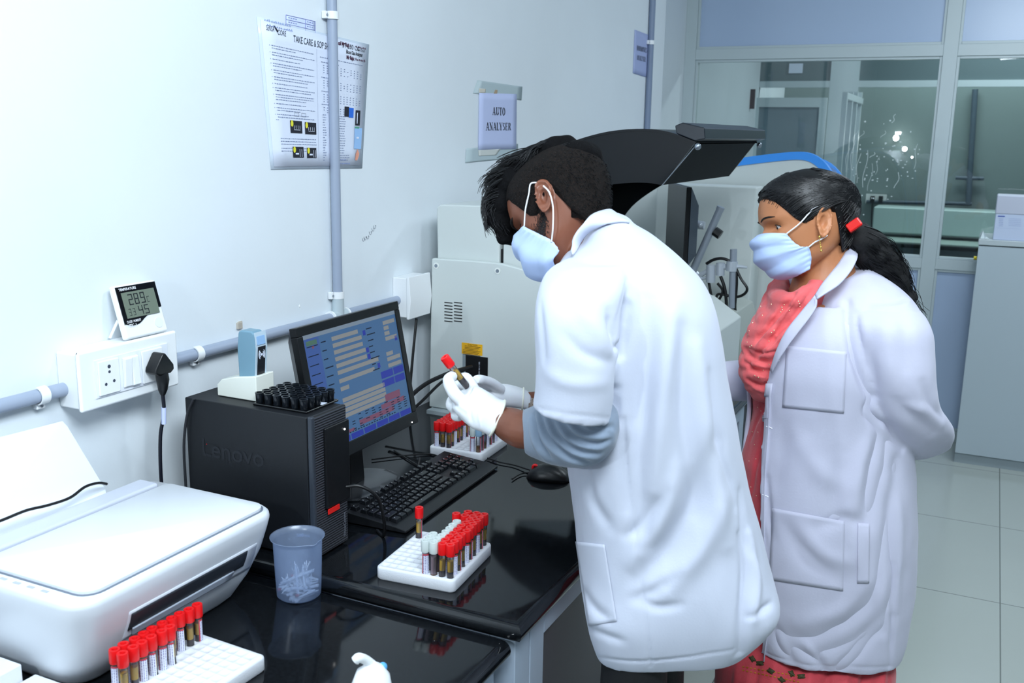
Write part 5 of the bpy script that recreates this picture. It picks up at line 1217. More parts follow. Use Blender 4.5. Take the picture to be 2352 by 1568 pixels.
def head_matrix(px,py,D,Fi,Ui,local,sc=1):
    """place head so that head-space point `local` is seen at px,py; Fi,Ui = (right,down,away) components of the face and up directions"""
    cv=lambda v: RT*v[0]-UP*v[1]+FW*v[2]
    F_=cv(Fi).normalized(); U_=cv(Ui); U_=(U_-F_*U_.dot(F_)).normalized(); L_=U_.cross(F_)
    m=Matrix((F_,L_,U_)).transposed().to_4x4(); t=PD(px,py,D)-(m@(Vector(local)*sc)); m.translation=t; return m
def mask_obj(M,m,parent,sc,C,Sd,pleat=3,amp=.0022,crumple=0,name='face_mask',seed=0):
    """C: list (x,z) down the middle; Sd: list (x,y,z) down the side edge"""
    nv,nu=40,48; rows=[]
    Cc=resamp(cr([Vector((x,0,z)) for x,z in C],5),nv); Ss=resamp(cr([Vector(p) for p in Sd],5),nv)
    for i in range(nv+1):
        v=i/nv; row=[]
        for j in range(nu+1):
            u=-1+2*j/nu; a=u*PI/2; ca=math.cos(a)**.85 if math.cos(a)>0 else 0; s_=math.sin(a)
            c=Cc[i]; sd=Ss[i]
            x=sd.x+(c.x-sd.x)*ca; y=sd.y*s_; z=sd.z+(c.z-sd.z)*ca
            sag=math.cos(a*.95)
            ph=v*pleat*2*PI; tri=(2/PI)*math.asin(math.sin(ph)); wv_=(v*(1-v)*4)**.5
            d=amp*tri*sag*wv_+crumple*math.sin(9*u+5*v+seed)*math.cos(4*u-7*v)*(.4+.6*(1-sag))
            gth=.0012*math.sin(v*60)*max(0,abs(u)-.8)*5
            n_=Vector((ca+.15,s_,0)).normalized()
            row.append(M@(Vector((x,y,z))*sc+n_*(d+gth)))
        rows.append(row)
    o=G().grid(rows).build(name,m,parent,smooth=True,solid=.0012,angle=180); return o
def strands(M,paths,r0,r1,name,m,parent,sc=1,sides=4):
    vs=[];fs=[]; 
    for pts in paths:
        pts=[M@(p*sc) for p in pts]; n=len(pts); base=len(vs); u=(pts[1]-pts[0]).orthogonal().normalized()
        for i,p in enumerate(pts):
            t=(pts[min(i+1,n-1)]-pts[max(i-1,0)]).normalized(); u=(u-t*u.dot(t)).normalized(); w=t.cross(u); r=r0+(r1-r0)*i/(n-1)
            for k in range(sides): a=2*PI*k/sides; vs.append(p+(u*math.cos(a)+w*math.sin(a))*r)
        for i in range(n-1):
            for k in range(sides): fs.append((base+i*sides+k,base+i*sides+(k+1)%sides,base+(i+1)*sides+(k+1)%sides,base+(i+1)*sides+k))
    g=G(); g.v=vs; g.f=fs; g.mi=[0]*len(fs); return g.build(name,m,parent,smooth=True,angle=180)
def surf(bv,M,sc,y,z,x0=.16):
    o_=M@(Vector((x0,y,z))*sc); d=(M.to_3x3()@Vector((-1,0,0))).normalized(); h=bv.ray_cast(o_,d)[0]; return (M.inverted()@h)/sc if h is not None else Vector((.07,y,z))
def eye_parts(M,side,sc,par,skin,bv,op=1,gaze=(1,0,0)):
    c=surf(bv,M,sc,side*.0315,-.002); c.x-=.0088; ed=mat('eye white','b8b0ac',.25)
    e=G().ball(M@(c*sc),.0112*sc,14).build('eye',ed,par,smooth=True,angle=180)
    gz=Vector(gaze).normalized(); u=gz.orthogonal().normalized(); w=gz.cross(u)
    ir=c+gz*.0104; R0=.0114; ring_=[]
    for rr_ in (0,.0030,.0058): ring_.append([M@((c+(gz*math.sqrt(R0*R0-rr_*rr_)+u*rr_*math.cos(a)+w*rr_*math.sin(a)))*sc) for a in [2*PI*k/16 for k in range(16)]])
    G().grid(ring_,True,True).build('iris',mat('dark brown iris','150a06',.15,coat=.5),e)
    R1=.0122
    for up in (1,-1):
        rows=[]
        for i in range(7):
            t=i/6; row=[]
            for k in range(15):
                a=-1.3+2.6*k/14; lift=1-abs(a/1.3)**2; z0=(.0050 if up>0 else -.0042)*op*lift; z_=z0+(up*.0120-z0)*t
                r_=math.sqrt(max(1e-7,R1**2-min(z_**2,.0119**2))); row.append(M@((c+Vector((r_*math.cos(a),r_*math.sin(a),z_)))*sc))
            rows.append(row)
        G().grid(rows).build('upper_lid' if up>0 else 'lower_lid',skin,par,smooth=True,angle=180,solid=.0008)
    pts=[]
    for k in range(15):
        a=-1.3+2.6*k/14; z_=.0050*op*(1-abs(a/1.3)**2); r_=.0127; pts.append(M@((c+Vector((r_*math.cos(a),r_*math.sin(a),z_)))*sc))
    G().tube(pts,.0009*sc,6).build('lash_line',mat('lash black','0c0808',.5),par,smooth=True)
def brow(M,side,sc,par,bv,th=.0024,arch=.004):
    pts=[]; rs=[]
    for k in range(12):
        t=k/11; y=.009+.040*t; z=.016+arch*math.sin(PI*t*.8); p=surf(bv,M,sc,side*y,z); p.x+=.0006
        pts.append(M@(p*sc)); rs.append(th*(.75+.5*math.sin(PI*t*.8))*(1 if t<.8 else 1-(t-.8)*3.5)*sc)
    G().tube(pts,rs,8).build('eyebrow',mat('brow hair','120b09',.7,bump=.6,bscale=900),par,smooth=True)
SKM=mat('brown skin','7e4c38',.42,var=.10,vscale=25,bump=.12,bscale=380,bdist=.0008)
SKW=mat('warm brown skin','bb7c54',.45,var=.06,vscale=25,bump=.08,bscale=380,bdist=.0008)
COAT=mat('white cotton twill','c6cbda',.78,var=.015,vscale=20,bump=.25,bscale=260,sheen=.15,bdist=.0008)
COATW=mat('white cotton poplin','c6c6d8',.78,var=.02,vscale=20,bump=.3,bscale=220,sheen=.15,bdist=.0008)
GLV=mat('latex glove','e9ebee',.38,bump=.15,bscale=120,sub=.05)
GREYS=mat('grey knit sleeve','7b899b',.85,bump=.35,bscale=500,sheen=.3,bdist=.0006)
MASKM=mat('mask blue white','b9cdf2',.7,var=.03,vscale=30,bump=.25,bscale=500,bdist=.0005)
HAIR=mat('black hair','0b0b0e',.33,spec=.55); HAIRS=mat('short cropped hair','0c0a0a',.85,spec=.2,col2='1c1512',vscale=260,bump=.9,bscale=500)
CORAL=mat('coral cotton','ee6668',.75,var=.08,vscale=14,bump=.3,bscale=300,sheen=.2)
CORALD=mat('coral kurta cotton','c8404a',.75,var=.12,vscale=30,bump=.3,bscale=300,sheen=.2)
def limb(pts,k=5,n=20):
    """pts: (px,py,D,r)"""
    c=cr([PD(p[0],p[1],p[2]) for p in pts],k); rr_=[]
    m=len(pts)
    for i in range(len(c)):
        t=i/k; j=min(int(t),m-2); f=t-j; rr_.append(pts[j][3]*(1-f)+pts[j+1][3]*f)
    return G().tube(c,rr_,n)
# ============================================================ THE MAN
mp_=PD(1478,1470,1.625)
man=thing('person','person in short sleeved white coat, gloves and mask bending over the tubes','person',(mp_.x,mp_.y,0))
MH=head_matrix(1241,466,1.745,(-.72,.50,.48),(-.30,-.85,.435),(-.005,.070,-.010),1.0)
msc=1.0
neck=loft([ring(*r) for r in (((1330,640),(1440,570),1.72,.060,32),((1302,592),(1420,522),1.75,.060,32),((1278,562),(1396,484),1.785,.058,32),((1262,530),(1375,440),1.815,.058,32),((1262,480),(1345,400),1.83,.05,32))],4)
torso=loft([ring(*r) for r in (((1450,1380),(1600,1370),1.64,.05,32),((1400,1270),(1670,1260),1.67,.10,32),((1370,1050),(1640,1040),1.68,.12,32),((1350,850),(1600,830),1.69,.13,32),((1345,700),(1560,680),1.70,.13,32),((1370,620),(1480,590),1.72,.08,32))],4)
armL=limb([(1330,680,1.52,.05),(1330,820,1.51,.040),(1345,970,1.55,.032),(1300,995,1.565,.030),(1245,992,1.59,.031),(1200,986,1.61,.033),(1170,974,1.64,.030),(1148,962,1.665,.024),(1110,938,1.70,.016)])
armR=limb([(1480,640,1.92,.05),(1420,800,1.97,.045),(1360,930,1.98,.042),(1290,930,1.96,.030),(1240,923,1.94,.022),(1212,920,1.93,.018),(1180,912,1.92,.016)])
legs=[G().tube([Vector((mp_.x+dx,mp_.y+dy,z)) for z in (.08,.45,.75)],[.04,.045,.05],18) for dx,dy in ((0,-.05),(0,.06))]
feet=[G().ball((mp_.x-.01,mp_.y+dy,.045),(.10,.036,.036),8) for dy in (-.05,.06)]


#X
body=fuse([head_mesh(MH,msc,.90),neck,ear_mesh(MH,1,msc),ear_mesh(MH,-1,msc),torso,armL,armR]+legs+feet,.0028,2)
body_m=body; mesh_obj(body,'body',SKM,man)
BV=BVHTree.FromPolygons([v.co.copy() for v in body.vertices],[tuple(p.vertices) for p in body.polygons])
for s_ in (1,-1): eye_parts(MH,s_,msc,man,SKM,BV,.45,(.9,0,-.45)); brow(MH,s_,msc,man,BV,.0028,.002)
# coat
R_=[((1366,1486),(1694,1476),1.615,.095),((1358,1462),(1722,1450),1.615,.105),((1349,1430),(1752,1416),1.62,.118),((1338,1370),(1776,1362),1.635,.14),((1328,1280),(1759,1280),1.665,.17),((1318,1180),(1734,1180),1.67,.165),((1303,1080),(1706,1075),1.67,.165),((1290,980),(1685,965),1.67,.17),((1275,880),(1663,862),1.675,.175),((1265,790),(1645,762),1.68,.18),((1262,720),(1627,684),1.69,.185),((1268,660),(1597,628),1.70,.18),((1285,612),(1553,582),1.71,.16),((1305,580),(1500,540),1.72,.12),((1330,560),(1456,512),1.735,.085),((1345,532),(1446,500),1.745,.072),((1362,506),(1422,489),1.755,.055)]
ct_=loft([ring(a,b_,D,th,48,3.2 if i<4 else 2.5) for i,(a,b_,D,th) in enumerate(R_)],4)
slv=loft([ring(a,b_,D,th,40,2.3) for a,b_,D,th in (((1300,600),(1440,600),1.62,.08),((1252,632),(1440,650),1.56,.085),((1231,680),(1425,715),1.525,.080),((1226,745),(1422,790),1.51,.078),((1231,830),(1415,860),1.505,.074),((1229,895),(1408,917),1.505,.070),((1222,936),(1402,962),1.505,.066))],4)
slvR=loft([ring(a,b_,D,th,32,2.2) for a,b_,D,th in (((1320,640),(1480,640),1.88,.08),((1290,760),(1430,780),1.93,.07),((1290,900),(1400,920),1.95,.065))],4)
cm=fuse([ct_,slv,slvR],.0042,5); SC=Sculpt(cm)
for pts,w,a in [
 # armhole and shoulder
 ([(1440,700),(1432,760),(1418,840),(1412,900),(1408,965)],.010,-.016),([(1398,720),(1404,760),(1412,790)],.014,-.008),
 ([(1470,640),(1462,700),(1450,770),(1445,860),(1440,960)],.020,-.007),([(1450,770),(1430,788),(1412,800)],.007,-.006),
 ([(1330,690),(1360,740),(1395,800)],.018,.005),([(1300,770),(1340,810),(1400,830)],.012,-.004),([(1260,860),(1310,880),(1390,880)],.014,.003),([(1240,700),(1246,780),(1250,830)],.010,-.004),
 # back folds
 ([(1500,690),(1490,800),(1478,950),(1468,1100),(1480,1250)],.022,-.011),([(1545,700),(1530,820),(1510,980),(1500,1120)],.024,.010),([(1560,760),(1565,900),(1580,1060),(1600,1180)],.022,-.009),([(1600,800),(1615,950),(1640,1100),(1665,1250)],.020,.008),([(1625,860),(1650,1000),(1690,1160)],.012,-.006),
 ([(1640,1020),(1600,1150),(1540,1260),(1470,1330)],.026,-.012),([(1660,1150),(1610,1260),(1530,1350)],.026,.009),([(1560,1080),(1520,1190),(1455,1290)],.020,.008),
 ([(1430,980),(1432,1080),(1440,1170)],.012,-.006),([(1345,1080),(1360,1150),(1400,1210)],.016,-.005),([(1440,1230),(1470,1210),(1530,1130)],.012,-.006),([(1455,1375),(1500,1360),(1560,1320)],.012,-.006),([(1470,1380),(1510,1395),(1560,1390)],.010,-.005),
 ([(1335,1350),(1370,1400),(1400,1420)],.012,-.006),([(1345,1440),(1400,1462),(1430,1470)],.010,-.004),
 # vent at the back right
 ([(1700,1230),(1712,1300),(1708,1400),(1700,1500)],.011,-.010),([(1722,1230),(1735,1330),(1730,1420)],.014,.008),([(1700,1130),(1712,1230),(1740,1300)],.010,-.006),([(1715,1420),(1750,1400),(1770,1385)],.008,-.006),
 # hem gathers
 ([(1375,1490),(1385,1545)],.006,-.005),([(1395,1495),(1408,1545)],.006,-.004),([(1420,1500),(1432,1548)],.006,-.004),([(1560,1510),(1565,1548)],.010,-.003),
 ([(1375,1508),(1460,1518),(1580,1510),(1690,1492)],.0035,-.0022),
 ]: SC.stroke(pts,w*.85,a*1.25)
SC.done(); SC.noise(9,.0035,3,(1,1,.45)); SC.noise(28,.0012,5,(1,1,.6)); SC.done()
for pts,w,a in [([(1432,960),(1440,1080),(1455,1200),(1468,1300),(1480,1400),(1495,1530)],.0026,-.0022),([(1440,640),(1425,700),(1412,760),(1408,800)],.003,-.002),([(1225,935),(1300,950),(1400,960)],.0025,-.0015)]: SC.stroke(pts,w,a,False)
SC.done()
coat=mesh_obj(cm,'coat',COAT,man)
patch(SC,[(1324,1243),(1390,1250),(1418,1426),(1354,1436)],'side_pocket',COAT,man,14,22,.0012)
# collar: stand-and-fall band round the neck
N1=[(1309,578,1.655),(1322,543,1.66),(1346,505,1.675),(1366,488,1.70),(1399,479,1.74),(1411,484,1.79)]
N2=[(1322,590),(1353,544),(1381,526),(1412,515),(1434,512),(1444,514)]
strip(SC,N1,N2,'collar',COAT,man,8,bulge=.006,solid=.004)
b1=[(1411,484,1.79),(1400,486,1.85),(1370,500,1.87),(1335,540,1.85),(1315,580,1.80)]; b2=[(1446,518,1.78),(1430,520,1.87),(1395,530,1.90),(1350,570,1.88),(1322,600,1.80)]
strip(SC,b1,b2,'collar',COAT,man,8,bulge=0,solid=.004)
# yoke infill between collar and shoulders
# grey sleeve
gs=loft([ring(a,b_,D,th,40,2.2) for a,b_,D,th in (((1415,930),(1418,985),1.54,.045),((1375,890),(1408,1022),1.53,.060),((1335,890),(1372,1058),1.53,.062),((1290,905),(1322,1070),1.54,.060),((1245,925),(1268,1062),1.56,.056),((1214,940),(1226,1046),1.585,.050),((1200,948),(1206,1034),1.60,.046),((1203,956),(1207,1028),1.602,.040))],4)
gm=fuse([gs],.0028,3); SG=Sculpt(gm)
for i,pts in enumerate([[(1240,950),(1256,1000),(1300,1042),(1350,1062)],[(1262,960),(1285,1005),(1330,1035),(1375,1042)],[(1290,970),(1320,1005),(1370,1020),(1400,1012)],[(1225,955),(1236,1010),(1262,1050)],[(1310,965),(1345,990),(1400,995)],[(1345,968),(1375,985),(1408,980)]]):
    SG.stroke(pts,.0055,-.0075); SG.stroke([(x-7,y+9) for x,y in pts],.006,.0035)
SG.done(); SG.noise(30,.0012,2); SG.done(); o=mesh_obj(gm,'grey_sleeve',GREYS,man)
# gloves
def finger(pts,r): return limb([(p[0],p[1],p[2],r*f) for p,f in zip(pts,(1.08,1.05,1.0,.95,.8))],4,14)
palm=loft([ring(a,b_,D,th,32,2.2) for a,b_,D,th in (((1162,920),(1123,998),1.655,.034),((1150,918),(1108,990),1.665,.033),((1128,905),(1080,978),1.68,.034),((1106,893),(1056,958),1.70,.036),((1088,888),(1038,932),1.72,.034),((1075,892),(1040,915),1.735,.024))],4)
fg=[finger([(1075,935,1.70),(1050,912,1.695),(1036,890,1.70),(1030,872,1.715),(1040,862,1.735)],.0115),   # thumb side
    finger([(1095,900,1.73),(1084,882,1.75),(1074,868,1.76),(1065,866,1.76),(1058,874,1.755)],.0090),
    finger([(1100,902,1.755),(1070,885,1.785),(1050,885,1.795),(1042,898,1.785),(1048,912,1.765)],.0092),
    finger([(1085,925,1.765),(1055,912,1.79),(1038,918,1.795),(1034,932,1.78),(1044,942,1.76)],.0090),
    finger([(1085,950,1.75),(1060,940,1.775),(1046,945,1.775),(1046,957,1.76),(1058,960,1.745)],.0082)]
gl_=fuse([palm]+fg,.0019,3); SGl=Sculpt(gl_)
for pts,w,a in (([(1098,898),(1080,940),(1086,975)],.004,-.0015),([(1122,905),(1102,945),(1104,985)],.003,.0015),([(1062,925),(1075,905),(1085,888)],.004,-.003),([(1050,935),(1070,950)],.004,-.002)): SGl.stroke(pts,w,a)
SGl.done(); SGl.noise(45,.0012,1); SGl.done(); mesh_obj(gl_,'glove',GLV,man)
rc=ring((1160,922),(1124,997),1.655,.0345,32,2.2); G().tube(rc+[rc[0]],.0022,8,caps=False).build('glove_cuff',mat('cream cuff','efeede',.4),man,smooth=True)
palm=loft([ring(a,b_,D,th,28,2.2) for a,b_,D,th in (((1220,905),(1216,941),1.93,.026),((1200,893),(1196,936),1.925,.028),((1165,884),(1166,932),1.91,.032),((1135,884),(1142,930),1.89,.034),((1112,890),(1118,925),1.87,.028))],4)
fg=[finger([(1130,895,1.885),(1105,885,1.85),(1088,878,1.82),(1078,876,1.80),(1070,878,1.79)],.0095),finger([(1125,905,1.88),(1098,898,1.85),(1080,892,1.83),(1068,890,1.82),(1060,892,1.81)],.0095),finger([(1125,915,1.88),(1098,912,1.86),(1080,905,1.845),(1068,903,1.84),(1060,903,1.83)],.0092),finger([(1128,922,1.88),(1105,922,1.865),(1088,918,1.86),(1078,915,1.85),(1070,914,1.845)],.0082),finger([(1150,895,1.88),(1128,880,1.85),(1110,874,1.82),(1100,872,1.80),(1092,872,1.79)],.0105)]
gl_=fuse([palm]+fg,.0022,3); mesh_obj(gl_,'glove',GLV,man)
rc=ring((1203,892),(1199,938),1.926,.0285,32,2.2); G().tube(rc+[rc[0]],.0016,8,caps=False).build('glove_cuff',mat('cream cuff b','efeede',.4),man,smooth=True)
g=loft([ring((1214,906),(1213,940),1.929,.027,28),ring((1227,908),(1226,940),1.933,.027,28)],3,caps=False); g.build('bead_bracelet',mat('bead bracelet','c9b8a8',.4,col2='4a3030',vscale=400),man,smooth=True)
# tube in the hand
ht=dup(protos[('red','B')],PD(1077,893,1.745),label='red capped blood tube held up in the gloved hand'); del ht['group']
ax=(PD(1041,846,1.735)-PD(1077,893,1.745)); ht.rotation_euler=ax.to_track_quat('Z','X').to_euler()
# mask, straps
Cc=[(.098,-.012),(.113,-.030),(.107,-.052),(.103,-.074),(.092,-.096),(.064,-.113),(.040,-.112)]
Sd=[(.046,.060,-.022),(.034,.061,-.040),(.022,.060,-.058),(.008,.057,-.078),(.006,.052,-.100)]
mk=mask_obj(MH,MASKM,man,msc,Cc,Sd,2.5,.0035,.0045,seed=1)
LOOP=mat('white elastic','e6e9ee',.6)
def strap(M,pts,sc,par): G().tube(cr([M@(Vector(p)*sc) for p in pts],6),.0014,8).build('ear_loop',LOOP,par,smooth=True)
for s_ in (1,-1):
    strap(MH,[(.046,.0615*s_,-.022),(.026,.073*s_,-.004),(.004,.080*s_,.014),(-.008,.083*s_,.026),(-.020,.078*s_,.022)],msc,man)
    strap(MH,[(.008,.0590*s_,-.082),(-.010,.069*s_,-.066),(-.027,.074*s_,-.036),(-.033,.078*s_,-.010),(-.028,.080*s_,.008)],msc,man)
# hair: cropped sides
def cap(M,sc,off,zlim,name,m,parent,th0=-PI,th1=PI,edge=.6,nz=26,nt=72):
    rows=[]
    for i in range(nz+1):
        row=[]
        for k in range(nt):
            th=2*PI*k/nt-PI; z0=zlim(th); z=z0+(.1075-z0)*(i/nz)**.9; of=off(th,z,i/nz)
            row.append(M@(skull_pt(th,z,of)*sc))
        rows.append(row)
    g=G().grid(rows,True,True); return g.build(name,m,parent,smooth=True,angle=180)
def hl(th): # hairline height by angle; 0=face, +-PI=back
    a=abs(th); return interp([(0,.062),(.5,.058),(.85,.050),(1.05,.020),(1.25,-.020),(1.45,-.016),(1.62,.012),(1.85,.008),(2.05,-.040),(2.5,-.070),(PI,-.078)],a)
cap(MH,msc,lambda th,z,f:.0006+.0035*min(1,f*2.5),hl,'cropped_hair',HAIRS,man)
hp_=[]; rr=random.Random(21)
tg=[]
# volume under the quiff
for (x,y,z,rx,ry,rz) in ((.045,.0,.095,.050,.062,.042),(.088,.0,.072,.034,.056,.040),(.0,.0,.102,.055,.062,.036),(-.045,.0,.090,.045,.058,.032),(.112,.006,.048,.022,.046,.034),(.118,.008,.024,.016,.036,.024),(-.078,0,.062,.035,.052,.032)):
    tg.append(G().ball((0,0,0),(rx,ry,rz),10).xf(MH@Matrix.Translation((x*msc,y*msc,z*msc))))
hm=fuse(tg,.004,4); SH=Sculpt(hm); SH.noise(38,.007,4,(1,1,1)); SH.done(); mesh_obj(hm,'top_hair',mat('black hair mass','070709',.85,spec=.15,bump=.8,bscale=220),man)
for k in range(3600):
    x=rr.uniform(-.11,.115); y=rr.uniform(-.062,.062)
    h_=SH.t.ray_cast(MH@Vector((x,y,.3)),(MH.to_3x3()@Vector((0,0,-1))).normalized())[0]
    if h_ is None: continue
    p=MH.inverted()@h_
    if p.z<.03: continue
    p.z-=.002; fwd=.6+.4*rr.random(); curl=rr.uniform(-.5,1); L_=.030+.030*rr.random(); pts=[p]; d=Vector((.95*fwd,rr.gauss(0,.10)+y*3,.30)).normalized(); clump=math.sin(x*90)+math.sin(y*130+x*40)
    for q in range(6):
        front=max(0,pts[-1].x-.075)/.03
        d=(d+Vector((.10*math.sin(q*1.3+clump*2),.12*math.sin(q*1.1+clump*3),-.10-(.0 if pts[-1].x>-.02 else .12)-.40*front+.08*math.sin(clump+q)))).normalized(); pts.append(pts[-1]+d*L_/6)
    hp_.append(pts)
strands(MH,hp_,.0011,.0004,'hair_strands',HAIR,man,msc,3)
hp_=[]
for k in range(700): # forelock
    y=rr.uniform(-.05,.052); p=Vector((.095+rr.uniform(-.01,.018),y,.078+rr.uniform(-.02,.022))); d=Vector((.8,rr.gauss(0,.2),.1)).normalized(); pts=[p]; ph=rr.random()*2+y*60
    for q in range(8):
        d=(d+Vector((-.22*(q>1)+.22*math.sin(ph+q*.9),.18*math.sin(ph+q),-.38))).normalized(); pts.append(pts[-1]+d*.0080*(.7+.5*rr.random()))
    hp_.append(pts)
strands(MH,hp_,.0010,.0004,'forelock',HAIR,man,msc,3)
hp_=[]
for k in range(1500): # short hair on the sides and nape
    th=rr.uniform(-PI,PI); z=rr.uniform(-.06,.07); 
    if z<hl(th)+.006: continue
    p=skull_pt(th,z,.002); n_=(p-Vector((-.01,0,.02))).normalized(); d=(n_*.5+Vector((-.3,0,-.8))).normalized(); f=min(1,max(.25,(z-hl(th))/.05)); hp_.append([p,p+d*.004*f,p+(d+n_*-.2)*.009*f])
strands(MH,hp_,.0006,.0003,'cropped_strands',HAIR,man,msc,3)
# beard shadow along the jaw
bg=[]; Mi=MH.inverted()
BVm=BVHTree.FromPolygons([v.co.copy() for v in body_m.vertices],[tuple(p.vertices) for p in body_m.polygons])
for k in range(2600):
    t=rr.random(); x=-.002+.075*t; z=(-.022-.062*t**.7)*.9+rr.gauss(0,.009)-.004
    for s_ in (1,-1):
        h_=BVm.ray_cast(MH@Vector((x,.12*s_,z)),(MH.to_3x3()@Vector((0,-s_,0))).normalized())[0]
        if h_ is None: continue
        p=Mi@h_; d=Vector((.1,s_*.35,-1)).normalized(); bg.append([p,p+d*.0018,p+d*.0035+Vector((0,-s_*.0006,0))])
strands(MH,bg,.00035,.0002,'beard_stubble',HAIR,man,1,3)
# trousers and shoes
BLK=mat('black trousers','0c0d10',.75,bump=.3,bscale=300)
for dy in (-.048,.062):
    G().tube([Vector((mp_.x,mp_.y+dy,z)) for z in (.07,.35,.55,.88)],[.075,.070,.062,.055],22).build('trouser_leg',BLK,man,smooth=True)
    G().ball((mp_.x-.01,mp_.y+dy,.045),(.128,.048,.044),10).build('shoe',BLACKP,man,smooth=True)
# ============================================================ THE WOMAN
wp=PD(1900,1400,1.97)
wo=thing('person','person in long open white coat over coral clothes, masked, with dark ponytail','person',(wp.x,wp.y,0))
WH=head_matrix(1876,516,1.905,(-.99,.115,.04),(-.09,-.99,.03),(-.005,.071,-.010),.955)
ws=.955
neckw=loft([ring(*r) for r in (((1800,720),(1985,690),1.98,.075,32),((1818,660),(1965,632),1.985,.062,32),((1832,615),(1955,590),1.99,.056,32),((1845,575),(1950,550),1.99,.052,32))],4)
torsow=loft([ring(*r) for r in (((1850,1360),(1960,1360),1.98,.05,32),((1810,1250),(2000,1250),1.98,.09,32),((1790,1000),(2030,1000),1.98,.115,32),((1775,850),(2040,850),1.98,.12,32),((1790,740),(2040,730),1.98,.12,32),((1820,690),(1990,670),1.98,.09,32))],4)
armw=limb([(2020,740,1.86,.05),(2050,860,1.84,.045),(2095,970,1.88,.042),(2110,1000,2.0,.035),(2060,990,2.12,.028),(1990,985,2.18,.026)])
armw2=limb([(1830,720,2.12,.045),(1800,820,2.15,.04),(1760,880,2.14,.038),(1700,872,2.12,.032),(1650,866,2.11,.026),(1610,862,2.11,.024),(1585,862,2.11,.02)])
handw=[limb([(1610,863,2.11,.022),(1590,866,2.10,.026),(1568,870,2.095,.027),(1550,874,2.09,.022)],4,16)]+[limb([(1560,858+6*k,2.07+.018*k,.0095),(1538,858+8*k,2.065+.018*k,.0088),(1522,864+8*k,2.062+.018*k,.0080),(1512-(3 if k in (1,2) else 0),873+7*k,2.065+.018*k,.0068)],4,12) for k in range(4)]+[limb([(1592,872,2.07,.012),(1575,886,2.05,.010),(1560,894,2.045,.0085)],4,12)]
handw+=[limb([(1990,985,2.18,.022),(1970,985,2.19,.026),(1948,988,2.19,.024)],4,14)]+[limb([(1952,974+7*k,2.185,.009),(1932,976+8*k,2.185,.0085),(1918,984+8*k,2.175,.007)],4,12) for k in range(4)]+[limb([(1968,975,2.20,.011),(1955,962,2.21,.009),(1942,956,2.21,.008)],4,12)]
legw=[G().tube([Vector((wp.x+dx,wp.y+dy,z)) for z in (.08,.45,.72)],[.04,.045,.045],18) for dx,dy in ((0,-.06),(0,.06))]
feetw=[G().ball((wp.x-.05,wp.y+dy,.04),(.11,.04,.038),8) for dy in (-.09,.09)]
body=fuse([head_mesh(WH,ws,.84),ear_mesh(WH,1,ws),ear_mesh(WH,-1,ws),neckw,torsow,armw,armw2]+handw+legw+feetw,.0028,2)
mesh_obj(body,'body',SKW,wo)
BV=BVHTree.FromPolygons([v.co.copy() for v in body.vertices],[tuple(p.vertices) for p in body.polygons])
for s_ in (1,-1): eye_parts(WH,s_,ws,wo,SKW,BV,1.15,(.95,.05,-.22)); brow(WH,s_,ws,wo,BV,.0015,.005)
# kurta
KR=[((1800,722),(2030,712),1.985,.11),((1760,765),(2070,750),1.985,.135),((1732,830),(2060,820),1.985,.14),((1735,900),(2045,890),1.985,.135),((1732,960),(2040,950),1.985,.13),((1716,1030),(2050,1020),1.985,.135),((1706,1080),(2060,1080),1.985,.14),((1700,1200),(2060,1200),1.985,.145),((1708,1330),(2055,1340),1.975,.130),((1712,1400),(2048,1410),1.965,.112),((1700,1455),(2044,1470),1.96,.112),((1672,1490),(2046,1500),1.958,.130),((1650,1530),(2048,1540),1.955,.145),((1640,1640),(2050,1640),1.955,.15)]
km=fuse([loft([ring(a,b_,D,th,40,2.3) for a,b_,D,th in KR],4)],.0045,4); SK=Sculpt(km)
for k in range(9):
    x=1690+k*42; SK.stroke([(x+10,1500),(x,1568),(x-5,1640)],.010,-.009 if k%2 else .006)
for pts in ([(1760,920),(1740,960),(1722,1010)],[(1750,1000),(1735,1080),(1722,1150)],[(1745,935),(1760,990),(1748,1060)]): SK.stroke(pts,.006,-.004)
SK.done(); SK.noise(22,.003,8); SK.done(); ku_=mesh_obj(km,'kurta',CORALD,wo)
# scarf: cowl of hanging folds
sw_=[]
fold=[(1868,668,1792,690,1795,650),(1872,690,1762,738,1785,660),(1868,712,1742,768,1780,680),(1860,735,1728,800,1775,700),(1850,765,1722,832,1770,720),(1838,790,1722,862,1762,760),(1826,815,1735,884,1760,800),(1815,835,1748,900,1765,830),(1800,775,1738,795,1772,700),(1815,750,1755,760,1782,680),(1820,800,1735,842,1765,740),(1840,715,1790,705,1800,665),(1845,745,1775,735,1795,670),(1800,850,1748,868,1765,800)]
for (x0,y0_,xb,yb_,x1_,y1_) in fold:
    sw_.append(limb([(x0+8,y0_-22,1.935,.016),(x0,y0_,1.925,.020),((x0+xb)/2,(y0_+yb_)/2+14,1.905,.022),(xb,yb_,1.955,.022),((xb+x1_)/2-4,(yb_+y1_)/2+6,2.02,.022),(x1_,y1_,2.07,.020)],5,12))
sw_.append(loft([ring((1800,680),(1890,680),1.975,.075,28),ring((1758,750),(1870,760),1.975,.075,28),ring((1738,830),(1850,830),1.975,.09,28),ring((1752,885),(1840,885),1.975,.09,28)],4))
sm_=fuse(sw_,.0035,6); SS=Sculpt(sm_)
for pts in ([(1870,660),(1820,730),(1760,790),(1722,830)],[(1840,650),(1790,720),(1740,775)],[(1880,700),(1840,760),(1800,810),(1760,840)],[(1708,830),(1740,852),(1790,848),(1820,820)],[(1716,872),(1750,887),(1800,872)],[(1706,800),(1735,826),(1780,830),(1830,790)]): SS.stroke(pts,.0060,-.010); SS.stroke([(x+6,y+9) for x,y in pts],.006,.004)
SS.done()
